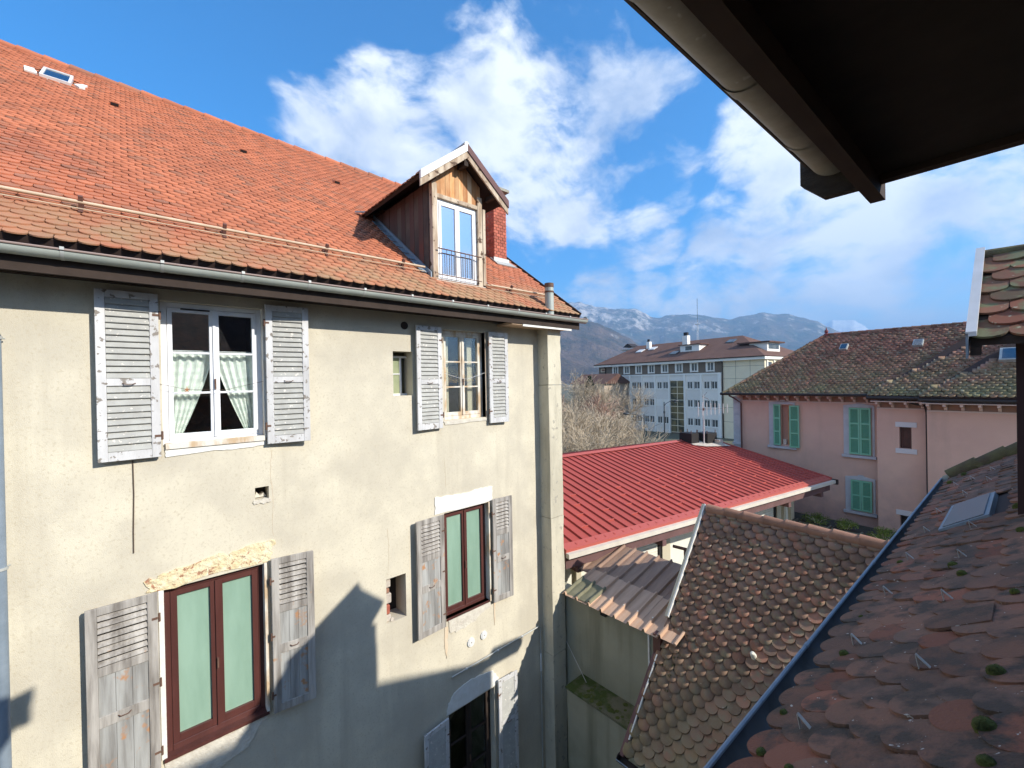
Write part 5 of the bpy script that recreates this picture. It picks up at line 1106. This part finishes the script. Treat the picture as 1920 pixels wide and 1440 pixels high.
# two raised fields to the right, each with a stepped tile edge
o2 = EC+PN*.40*0+KN*.10
b = MB(); q0 = EC+PN*.35-Z_*.06
tile_field(kr, q0+KN*.06, PX, KV, 5.2, 12.4, 0, ln_+.35, .17, .125, .02, M['tile_pink'], inside=lambda u, v: u > 5.2+v*.95 and not (u > 6.65+v*.95), nmax=0, n=5, jit=2.6, stuff='roof_tiles')
b.prism([q0+PX*5.25, q0+PX*12.4, q0+PX*12.4+KV*(ln_+.3), q0+PX*8.3+KV*(ln_+.3)], KN*.055)
q1 = q0+PN*.34-Z_*.05
tile_field(kr, q1+KN*.12, PX, KV, 6.6, 12.4, 0, ln_+.7, .17, .125, .02, M['tile_pink'], inside=lambda u, v: u > 6.65+v*.95, nmax=0, n=5, jit=2.6, stuff='roof_tiles')
b.prism([q1+PX*6.7, q1+PX*12.4, q1+PX*12.4+KV*(ln_+.6), q1+PX*9.8+KV*(ln_+.6)], KN*.115)
b.build('roof_step', 'underlay', kr)
for k in range(34): MB().tube([Pk+PX*(k*.28)+Z_*.02, Pk+PX*(k*.28+.3)+Z_*.01], [.075, .065], 8).build('ridge_tile', 'tile_pink', kr)
nh = 17
for k in range(nh):
    a = EC+(Pk-EC)*(k/nh); c = EC+(Pk-EC)*((k+1.1)/nh); MB().tube([a+Z_*.03, c+Z_*.02], [.07, .06], 8).build('hip_tile', 'tile_pink', kr)
MB().tube([Pk-Z_*.05, Pk+Z_*.06, Pk+Z_*.10, Pk+Z_*.14, Pk+Z_*.20, Pk+Z_*.25, Pk+Z_*.36], [.11, .10, .04, .075, .07, .03, .008], 12).build('finial', 'finial', kr, smooth=True)
for (s_, r_, w_, l_) in ((3.97, 2.35, .13, .18), (6.24, 2.33, .14, .18)):
    O = EC+PX*s_+KV*(r_/math.cos(pr_)-.1)
    b = MB(); b.boxf(O, PX, KV, KN, -w_, w_, -l_, l_, .0, .13); o = b.build('skylight', 'zinc_pale', kr); b = MB(); b.boxf(O, PX, KV, KN, -w_+.03, w_-.03, -l_+.03, l_-.03, .13, .14); b.build('skylight_pane', 'sky_glass', o)
O = q1+PX*8.62+KV*1.95; b = MB(); b.boxf(O, PX, KV, KN, -.28, .36, -.30, .30, .10, .26); o = b.build('skylight', 'zinc_pale', kr); b = MB(); b.boxf(O, PX, KV, KN, -.22, .30, -.25, .25, .26, .27); b.build('skylight_pane', 'sky_glass', o)

# terrace with planters and shrubs
ter = thing('terrace_wall', 'dark raised terrace wall at the foot of the pink house', 'wall', (-3, 18, 0))
TO = V((-4.2, 17.1, 0)); TX = V((.66, .0, 0)); TD = (V((-2.2, 19.4, 0))-V((-4.1, 16.6, 0))); TD = V((.80, .60, 0)).normalized()
b = MB(); b.boxf(V((0, 0, 0)), PX, PN, Z_, 0, 1, 0, 1, 0, 1); b = MB(); b.boxf(pp(0, 0, 0), PX, PN, Z_, -2.4, 6, .82, 3.1, 0, 5.595); b.build('terrace', 'terrace', ter)
pl = None
for k, (s_, wd) in enumerate(((.95, .42), (1.46, .90), (2.42, .80))):
    c0_ = 2.62
    z0_, z1_ = 5.60, 5.90
    o_ = MB(); o_.boxf(pp(0, 0, 0), PX, PN, Z_, s_, s_+wd, c0_, c0_+.34, z0_, z1_)
    t_ = thing('planter_box', ['short end of a concrete planter beside the cream hall corner', 'long weathered concrete planter with a spreading shrub', 'concrete planter holding an upright yellow-green shrub'][k], 'planter', pp(s_, c0_, z0_), 'concrete planters on the terrace')
    o_.build('trough', 'concrete', t_, bevel=.02); MB().boxf(pp(0, 0, 0), PX, PN, Z_, s_+.04, s_+wd-.04, c0_+.04, c0_+.30, z1_, z1_+.01).build('soil', 'soil', t_)
    MB().boxf(pp(0, 0, 0), PX, PN, Z_, s_+.02, s_+wd-.02, c0_+.34, c0_+.36, z1_-.07, z1_-.01).build('rim', 'concrete', t_)
def shrub(c, r_, h_, label, n=900, up=.5):
    t_ = thing('shrub', label, 'shrub', c, 'shrubs on the terrace'); b = MB()
    for k in range(7):
        a = random.random()*math.tau; e = c+V((math.cos(a)*r_*.7, math.sin(a)*r_*.7, h_*random.uniform(.6, .95))); b.tube([c-Z_*.05, (c+e)/2+Z_*.05, e], [.012, .008, .003], 5)
    b.build('stem', 'bark', t_); b = MB()
    tips = [c+V((math.cos(a)*r_*q, math.sin(a)*r_*q, h_*(.35+.65*random.random()*(1.15-q*.7)))) for a, q in [(random.random()*math.tau, math.sqrt(random.random())) for _ in range(26)]]
    for k in range(n):
        p = random.choice(tips)+V((random.gauss(0, .055), random.gauss(0, .055), random.gauss(0, .05))); d = V((random.gauss(0, 1), random.gauss(0, 1), random.gauss(.5, .7))).normalized()*random.uniform(.035, .07); s_ = d.cross(V((random.random(), random.random(), .3))).normalized()*.011
        b.quad(p-s_*.4, p+d*.5-s_, p+d, p+d*.5+s_)
    b.build('foliage', 'leaf', t_)
shrub(pp(1.98, 2.79, 5.88), .42, .30, 'spreading yellow-green shrub growing in the long planter'); shrub(pp(2.80, 2.79, 5.86), .26, .36, 'upright green shrub in the planter by the lower green shutters'); shrub(pp(3.75, 2.75, 5.6), .42, .60, 'largest green shrub beside the blue-grey gutter', 1300)

# ================================================================ OFFICE BUILDING
of = thing('office_block', 'long white office block with rows of windows and a brown hipped roof, in the distance', 'office building', (-45, 90, 0))
FO = V((-63.07, 83.36, 0)); FX = V((.9939, -.1104, 0)).normalized(); FN = V((FX.y, -FX.x, 0))
def fp(s_, o_, z): return FO+FX*s_+FN*o_+Z_*z
b = MB(); b.boxf(fp(0, 0, 0), FX, FN, Z_, .8, 30.8, -21, -.8, 0, 14.3); b.build('brown_wall', 'office_brown', of)
b = MB(); b.boxf(fp(0, 0, 0), FX, FN, Z_, 30.8, 38.2, -21, -.75, 0, 14.3); b.build('cream_wall', 'office_cream', of)
# white grid: pilasters, spandrels
us = [3.67, 6.87, 10.12, 13.38, 16.6, 20.0, 23.45, 26.9, 30.35]
b = MB(); b.boxf(fp(0, 0, 0), FX, FN, Z_, 3.5, 30.8, -.8, -.45, 11.7, 12.0); wf = b.build('white_frame', 'office_white', of)
for u in us: MB().boxf(fp(0, 0, 0), FX, FN, Z_, u-.17, u+(.17 if u < 30 else .45), -.8, -.40, 0, 11.7).build('white_pilaster', 'office_white', of)
rows_ = [(9.0, 10.4), (5.45, 6.85), (1.87, 3.27)]
wpm = MB().boxf(V((0, 0, 0)), X_, Y_, Z_, 0, 1.08, 0, .02, 0, 1.4).mesh('pane', M['office_pane'])
fb = MB()
for q in ((0, 1.08, 0, .07), (0, 1.08, 1.33, 1.4), (0, .06, .07, 1.33), (1.02, 1.08, .07, 1.33), (.49, .58, .07, 1.33)): fb.boxf(V((0, 0, 0)), X_, Y_, Z_, q[0], q[1], .0, .08, q[2], q[3])
fbm = fb.mesh('window', M['office_white']); slm = MB().boxf(V((0, 0, 0)), X_, Y_, Z_, -.08, 1.16, .0, .22, -.14, -.02).mesh('window_sill', M['office_white'])
def owin(s_, z, o_, sc_=1):
    mt = fm(fp(s_, o_, z), FX, FN, Z_) @ Matrix.Diagonal((sc_, 1, sc_, 1)); w = inst('window', fbm, mt, of)
    p = bpy.data.objects.new('pane', wpm); tri_link(p); p.parent = w; p.location = (0, .012, 0)
    p = bpy.data.objects.new('window_sill', slm); tri_link(p); p.parent = w
for i, (a, c) in enumerate(zip(us, us[1:])):
    if i == 5: continue
    a2, c2 = a+.17, c-.17
    zz = [0]+[v for r_ in reversed(rows_) for v in r_]+[11.7]
    for k in range(0, len(zz), 2): MB().boxf(fp(0, 0, 0), FX, FN, Z_, a2, c2, -.8, -.62, zz[k], zz[k+1]).build('spandrel_panel', 'office_panel', of)
    for z0_, z1_ in rows_:
        for dx in (.45, 1.90):
            if i == 4 and z0_ == 5.45:
                MB().boxf(fp(0, 0, 0), FX, FN, Z_, a2+dx-.2, a2+dx+1.15, -.8, -.6, z0_, z1_).build('lowered_shutter', 'office_white', of); continue
            owin(a2+dx*(c2-a2)/3.0-.12, z0_, -.75)
        MB().boxf(fp(0, 0, 0), FX, FN, Z_, a2, a2+.3, -.8, -.66, z0_, z1_).boxf(fp(0, 0, 0), FX, FN, Z_, c2-.10, c2, -.8, -.66, z0_, z1_).boxf(fp(0, 0, 0), FX, FN, Z_, (a2+c2)/2-.10, (a2+c2)/2+.12, -.8, -.66, z0_, z1_).build('window_pier', 'office_white', of)
# stair glazing bay
a2, c2 = us[5]+.17, us[6]-.17
MB().boxf(fp(0, 0, 0), FX, FN, Z_, a2, c2, -.8, -.62, 10.6, 11.7).build('spandrel_panel', 'office_panel', of)
for k in range(8):
    for j in range(2):
        wdt = (c2-a2)/2; MB().boxf(fp(0, 0, 0), FX, FN, Z_, a2+j*wdt+.05, a2+(j+1)*wdt-.05, -.75, -.70, .3+k*1.29+.05, .3+(k+1)*1.29-.05).build('stair_pane', 'curtainwall', of)
b = MB(); [b.boxf(fp(0, 0, 0), FX, FN, Z_, a2, c2, -.8, -.67, .3+k*1.29-.05, .3+k*1.29+.05) for k in range(9)]; b.boxf(fp(0, 0, 0), FX, FN, Z_, (a2+c2)/2-.05, (a2+c2)/2+.05, -.8, -.665, .3, 10.6); b.build('stair_mullions', 'office_cream', of)
for k in range(8):
    s_ = 5.35+3.25*k; owin(s_, 12.4, -.78, 1.12); MB().boxf(fp(0, 0, 0), FX, FN, Z_, s_-.28, s_, -.79, -.62, 12.2, 14.05).boxf(fp(0, 0, 0), FX, FN, Z_, s_+1.22, s_+1.4, -.79, -.62, 12.2, 14.05).boxf(fp(0, 0, 0), FX, FN, Z_, s_, s_+1.22, -.79, -.62, 13.98, 14.05).build('window_surround', 'office_white', of)
MB().boxf(fp(0, 0, 0), FX, FN, Z_, 1.5, 2.9, -.80, -.70, 12.9, 13.7).build('window_surround', 'office_cream', of); MB().boxf(fp(0, 0, 0), FX, FN, Z_, 1.7, 2.7, -.71, -.68, 13.05, 13.55).build('shutter_box', 'tile_pink', of)
MB().boxf(fp(0, 0, 0), FX, FN, Z_, 1.5, 2.9, -.80, -.70, 9.3, 10.1).build('window_surround', 'office_cream', of)
# cream end: panel joints, pipe
for z in (3.0, 5.6, 8.2, 10.8, 13.0): MB().boxf(fp(0, 0, 0), FX, FN, Z_, 30.9, 38.2, -.76, -.742, z, z+.05).build('panel_joint', 'office_brown', of)
for s_ in (33.3, 35.8): MB().boxf(fp(0, 0, 0), FX, FN, Z_, s_, s_+.05, -.76, -.741, 0, 14.2).build('panel_joint', 'office_brown', of)
for s_, z0_ in ((31.0, 0), (2.95, 0)): MB().tube([fp(s_-.4, -.2, 14.35), fp(s_, -.6, 13.9), fp(s_, -.62, 0)], .10, 6).build('downpipe', 'fascia_dark', of)
# right side: windows and white uprights on the sunlit end
for k, dd in enumerate((1.0, 3.6, 6.4, 9.2)):
    o = MB().boxf(fp(0, 0, 0), FX, FN, Z_, 38.2, 38.25, -dd-2.3, -dd-.6, 12.1, 13.6).build('end_window', 'office_pane', of); MB().boxf(fp(0, 0, 0), FX, FN, Z_, 38.2, 38.4, -dd-.6, -dd-.3, 0, 13.9).build('end_upright', 'office_white', of)
# roof
EZf = 14.6; hipd = 22.0; rise = 4.7
def rr_(s_, o_, z): return fp(s_, o_, z)
e1, e2, e3, e4 = rr_(0, 0, EZf), rr_(38.6, 0, EZf), rr_(38.6, -hipd, EZf), rr_(0, -hipd, EZf); k1, k2 = rr_(4.2, -11.3, EZf+rise), rr_(29.5, -11.3, EZf+rise+.1)
b = MB(); b.quad(e1, e2, k2, k1); b.quad(e2, e3, k2); b.quad(e3, e4, k1, k2); b.quad(e4, e1, k1); rf = b.build('roof', 'tile_office', of)
m = M['tile_office']; t = m.node_tree
wv = t.nodes.new('ShaderNodeTexWave'); wv.bands_direction = 'Z'; wv.inputs['Scale'].default_value = 2.0; wv.inputs['Distortion'].default_value = .4
gp = t.nodes.new('ShaderNodeNewGeometry'); t.links.new(gp.outputs['Position'], wv.inputs['Vector']); bpn = t.nodes.new('ShaderNodeBump'); bpn.inputs['Distance'].default_value = .05; t.links.new(wv.outputs['Fac'], bpn.inputs['Height']); t.links.new(bpn.outputs[0], t.nodes['Principled BSDF'].inputs['Normal'])
b = MB(); b.boxf(fp(0, 0, 0), FX, FN, Z_, 0, 38.6, -.9, .02, EZf-.55, EZf-.12); b.boxf(fp(0, 0, 0), FX, FN, Z_, 37.7, 38.62, -hipd, -.9, EZf-.55, EZf-.12); b.boxf(fp(0, 0, 0), FX, FN, Z_, 0, .9, -hipd, -.9, EZf-.55, EZf-.12); b.build('eaves_fascia', 'office_white', of)
b = MB(); b.boxf(fp(0, 0, 0), FX, FN, Z_, 0, 38.6, .02, .2, EZf-.12, EZf+.05); b.build('gutter', 'fascia_dark', of)
def onroof(s_, o_): return EZf+rise*o_/11.3
def roofbox(name, m, s0, s1, o0, o1, z1, parent=of, dz=-.3): return MB().boxf(fp(0, 0, 0), FX, FN, Z_, s0, s1, -o1, -o0, onroof(0, o0)+dz, z1).build(name, m, parent)
c = roofbox('chimney', 'office_white', 18.6, 19.8, 7.6, 8.6, 20.2); MB().boxf(fp(0, 0, 0), FX, FN, Z_, 18.8, 19.6, -8.4, -7.8, 20.2, 20.9).build('chimney_pot', 'black', c)
c = roofbox('chimney', 'office_white', 8.6, 9.5, 8.6, 9.4, 19.8); MB().boxf(fp(0, 0, 0), FX, FN, Z_, 8.75, 9.2, -9.2, -8.8, 19.8, 20.4).build('chimney_pot', 'black', c)
c = MB().boxf(fp(0, 0, 0), FX, FN, Z_, -1.0, .8, -15.0, -13.2, 14, 18.6).build('chimney', 'office_white', of); MB().boxf(fp(0, 0, 0), FX, FN, Z_, -2.2, 2.0, -16, -12.2, 18.6, 18.85).build('chimney_cap', 'sheet_grey', c)
b = MB(); b.prism([fp(-1.6, -15.5, 19.4), fp(1.4, -15.5, 19.4), fp(-.1, -15.5, 20.3)], FN*3); b.build('chimney_hood', 'gutter_dark', c)
# shed dormer
d_ = roofbox('roof_dormer', 'office_white', 20.0, 24.2, 4.6, 8.5, onroof(0, 4.6)+1.35); MB().boxf(fp(0, 0, 0), FX, FN, Z_, 19.7, 24.6, -10.2, -4.3, onroof(0, 4.6)+1.35, onroof(0, 4.6)+1.5).build('dormer_roof', 'tile_office', d_)
MB().boxf(fp(0, 0, 0), FX, FN, Z_, 21.2, 22.6, -4.62, -4.57, onroof(0, 4.6)+.3, onroof(0, 4.6)+1.1).build('dormer_pane', 'office_pane', d_)
for s_, o_ in ((7.3, 6.3), (10.0, 7.3), (28.0, 7.6), (18.2, 3.3)):
    za = onroof(0, o_); zb = onroof(0, o_+1.5); MB().prism([fp(s_, -o_, za+.1), fp(s_+1.6, -o_, za+.1), fp(s_+1.6, -o_-1.5, zb+.1), fp(s_, -o_-1.5, zb+.1)], Z_*.15).build('skylight', 'office_pane' if o_ != 6.3 and o_ != 7.3 else 'sheet_white', of)
# dormer on the right hip
MB().boxf(fp(0, 0, 0), FX, FN, Z_, 33.5, 36.6, -10.5, -5.5, 15.6, 17.2).build('hip_dormer', 'office_white', of); MB().boxf(fp(0, 0, 0), FX, FN, Z_, 31.5, 37.2, -11.2, -5.0, 17.2, 17.45).build('hip_dormer_roof', 'tile_office', of)
MB().boxf(fp(0, 0, 0), FX, FN, Z_, 36.6, 36.66, -10.0, -6.0, 16.1, 17.0).build('hip_dormer_pane', 'office_pane', of)

# ================================================================ STREET LAMPS, MASTS, FAR HOUSE
def lamp(c, h, arm, label, head=True):
    t_ = thing('street_lamp', label, 'street lamp', c, 'street lamps beyond the red roof'); c = V(c)
    MB().tube([c, c+Z_*(h*.72), c+Z_*h], [.09, .07, .055], 10).build('pole', 'lamp_metal', t_, smooth=True)
    pts = [c+Z_*(h-.5)+arm*a+Z_*z for a, z in ((0, 0), (.25, .30), (.7, .52), (1.25, .6))]
    MB().tube(pts, [.045, .04, .035, .03], 8).build('arm', 'lamp_metal', t_, smooth=True)
    e = pts[-1]; u = arm.normalized(); b = MB(); b.tube([e-u*.05, e+u*.1, e+u*.45, e+u*.6], [.05, .13, .16, .05], 10); b.build('lamp_head', 'lamp_metal', t_, smooth=True)
    b = MB(); b.tube([e+u*.15-Z_*.08, e+u*.5-Z_*.1], [.08, .09], 8); b.build('lamp_glass', 'alu', t_)
    MB().tube([c+Z_*(h-1.4), c+Z_*(h-1.1)], .11, 8).build('pole_collar', 'lamp_metal', t_)
lamp((-24.2, 40.4, 0), 7.3, -lat*1.3-Z_*0+Z_*0, 'dark street lamp with its arm curving left in front of the bare trees')
lamp((-26.3, 48.5, 0), 8.2, lat*.9, 'tall slim street lamp with its arm pointing right before the office windows')
# radio mast
rm = thing('radio_mast', 'thin lattice radio mast far off against the mountain', 'radio mast', (-180.8, 397.8, 0))
b = MB(); C_ = V((-180.8, 397.8, 0))
for k in range(3):
    a = k*math.tau/3; q0 = C_+V((math.cos(a), math.sin(a), 0))*2.0; q1 = C_+V((math.cos(a), math.sin(a), 0))*.5+Z_*66; b.tube([q0, q1], .14, 4)
b.build('mast_leg', 'alu', rm); b = MB()
for i in range(26):
    z = i*2.54; r_ = 2-1.5*z/66; r2 = 2-1.5*(z+2.54)/66
    for k in range(3): a, a2 = k*math.tau/3, (k+1)*math.tau/3; b.tube([C_+V((math.cos(a)*r_, math.sin(a)*r_, z)), C_+V((math.cos(a2)*r2, math.sin(a2)*r2, z+2.54))], .07, 3)
b.build('lattice', 'alu', rm); MB().tube([C_+Z_*64, C_+Z_*86], .16, 6).build('aerial', 'lamp_metal', rm)
MB().tube([C_+Z_*62+V((-2, 0, 0)), C_+Z_*62+V((2, 0, 0))], .6, 6).build('antenna_panel', 'alu', rm)
fh = thing('distant_house', 'beige house half hidden behind the bare trees', 'house', (-75, 92, 0))
hc = EYE+(FW+RT*((1098-960)/800)+UP*0)*95; hc.z = 0
b = MB(); b.boxf(hc, FX, FN, Z_, -4.2, 5.4, -8, 0, 0, 10.2); b.build('wall', mat('beige_wall', (.42, .32, .24)), fh)
b = MB(); b.prism([hc+FX*-4.8+FN*.5+Z_*10.2, hc+FX*-4.8-FN*8.5+Z_*10.2, hc+FX*-4.8-FN*4+Z_*12.4], FX*10.8); b.build('roof', 'tile_office', fh)
for k in range(3): MB().boxf(hc, FX, FN, Z_, -3+k*2.8, -1.8+k*2.8, 0, .05, 7.4, 8.8).build('window', 'office_pane', fh)

# ================================================================ TREES
def bare(seed, H, mtw, spread=1.0, depth=4):
    rnd = random.Random(seed); tr = MB(); tw = MB(); cnt = [0]
    def seg(b, p, q, r0, r1, n):
        d = (q-p).normalized(); a = d.cross(V((.3, .5, .8))).normalized(); c = a.cross(d); k = len(b.v)
        for pt, r in ((p, r0), (q, r1)):
            for j in range(n): an_ = math.tau*j/n; b.v.append(tuple(pt+a*(math.cos(an_)*r)+c*(math.sin(an_)*r)))
        for j in range(n): b.f.append((k+j, k+(j+1) % n, k+n+(j+1) % n, k+n+j))
    def grow(p, d, L, r, lv):
        steps = 4 if lv < 2 else 3 if lv < 4 else 2; q = p
        for i in range(steps):
            d = (d+V((rnd.gauss(0, .13), rnd.gauss(0, .13), rnd.gauss(.05, .09)))*(1 if lv < 3 else 1.6)).normalized(); q2_ = q+d*(L/steps); r2 = r*.82
            if lv < 3: seg(tr, q, q2_, max(r, .02), max(r2, .02), 6 if lv < 2 else 4)
            else: seg(tw, q, q2_, max(r, .013), max(r2, .011), 3)
            q = q2_; r = r2
            if lv < depth and (i > 0 or lv > 0):
                for _ in range(3 if lv in (2, 3) else 2 if lv == 1 else 1):
                    ax = V((rnd.gauss(0, 1), rnd.gauss(0, 1), rnd.gauss(0, 1))).cross(d).normalized(); an_ = rnd.uniform(.45, 1.0)*spread
                    nd = (d*math.cos(an_)+ax*math.sin(an_)).normalized(); grow(q, nd, L*rnd.uniform(.5, .72), r*.62, lv+1)
        if lv < depth: grow(q, d, L*.66, r, lv+1)
    for s_ in range(rnd.choice((2, 3))):
        a = rnd.random()*math.tau; grow(V((rnd.uniform(-.2, .2), rnd.uniform(-.2, .2), 0)), V((math.cos(a)*.25, math.sin(a)*.25, 1)).normalized(), H*.36, H*.021, 0)
    return tr.mesh('trunk', M['bark']), tw.mesh('twigs', M[mtw])
trees = [bare(3, 12, 'twig', 1.0), bare(11, 10, 'twig', 1.1), bare(25, 9, 'twig_red', 1.0)]
tspots = [  # px of the trunk, distance, height scale, rotation, kind, label
 (1068, 27, .92, .3, 0, 'pale many-stemmed bare tree right beside the corner of the cream house'),
 (1098, 31, .98, 2.1, 0, 'tall spreading bare tree, its pale limbs leaning right, left of the office block'),
 (1130, 36, 1.0, 4.0, 1, 'dense tan bare tree in front of the left end of the office block'),
 (1085, 44, 1.25, 5.2, 2, 'reddish bare tree reaching highest behind the others, in front of the mountain'),
 (1156, 46, .85, 1.2, 1, 'bare tree behind the street lamp whose arm points left'),
 (1188, 40, .52, 2.9, 2, 'small rounded bare tree just right of the leftmost street lamp head'),
 (1222, 43, .42, .9, 1, 'lowest bare tree, between the two street lamps above the red roof'),
 (1060, 38, 1.1, 3.6, 1, 'bare tree half hidden by the cream house corner'),
 (1120, 56, 1.2, 2.2, 0, 'farther bare tree standing against the brown office wall')]
for px, dist, s_, rot, kd, lab in tspots:
    d = FW+RT*((px-960)/800); p = V((0, 0, 0))+V((d.x, d.y, 0))*dist
    t_ = bpy.data.objects.new('bare_tree', None); tri_link(t_); t_.matrix_basis = Matrix.Translation(p) @ Matrix.Rotation(rot, 4, 'Z') @ Matrix.Scale(s_, 4)
    tag(t_, lab, 'tree', 'bare trees behind the red roof')
    for nm, me in zip(('trunk', 'twigs'), trees[kd]):
        c = bpy.data.objects.new(nm, me); tri_link(c); c.parent = t_
# dark evergreen beyond
d = FW+RT*((1106-960)/800); c = V((d.x, d.y, 0))*75
t_ = thing('evergreen_tree', 'small dark evergreen crown showing above the bare trees', 'tree', c); MB().tube([c, c+Z_*11], [.25, .06], 7).build('trunk', 'bark', t_)
b = MB()
for k in range(2600):
    z = random.uniform(4, 11.8); r_ = (12.2-z)*.32*random.uniform(.5, 1)+.1; a = random.random()*math.tau; p = c+V((math.cos(a)*r_, math.sin(a)*r_, z)); q = V((random.gauss(0, 1), random.gauss(0, 1), random.gauss(0, .5))).normalized()*.16; w = q.cross(V((0, .3, 1)))*.6; b.quad(p-q, p+w, p+q, p-w)
b.build('crown', 'evergreen', t_)
print('objects', len(bpy.data.objects))
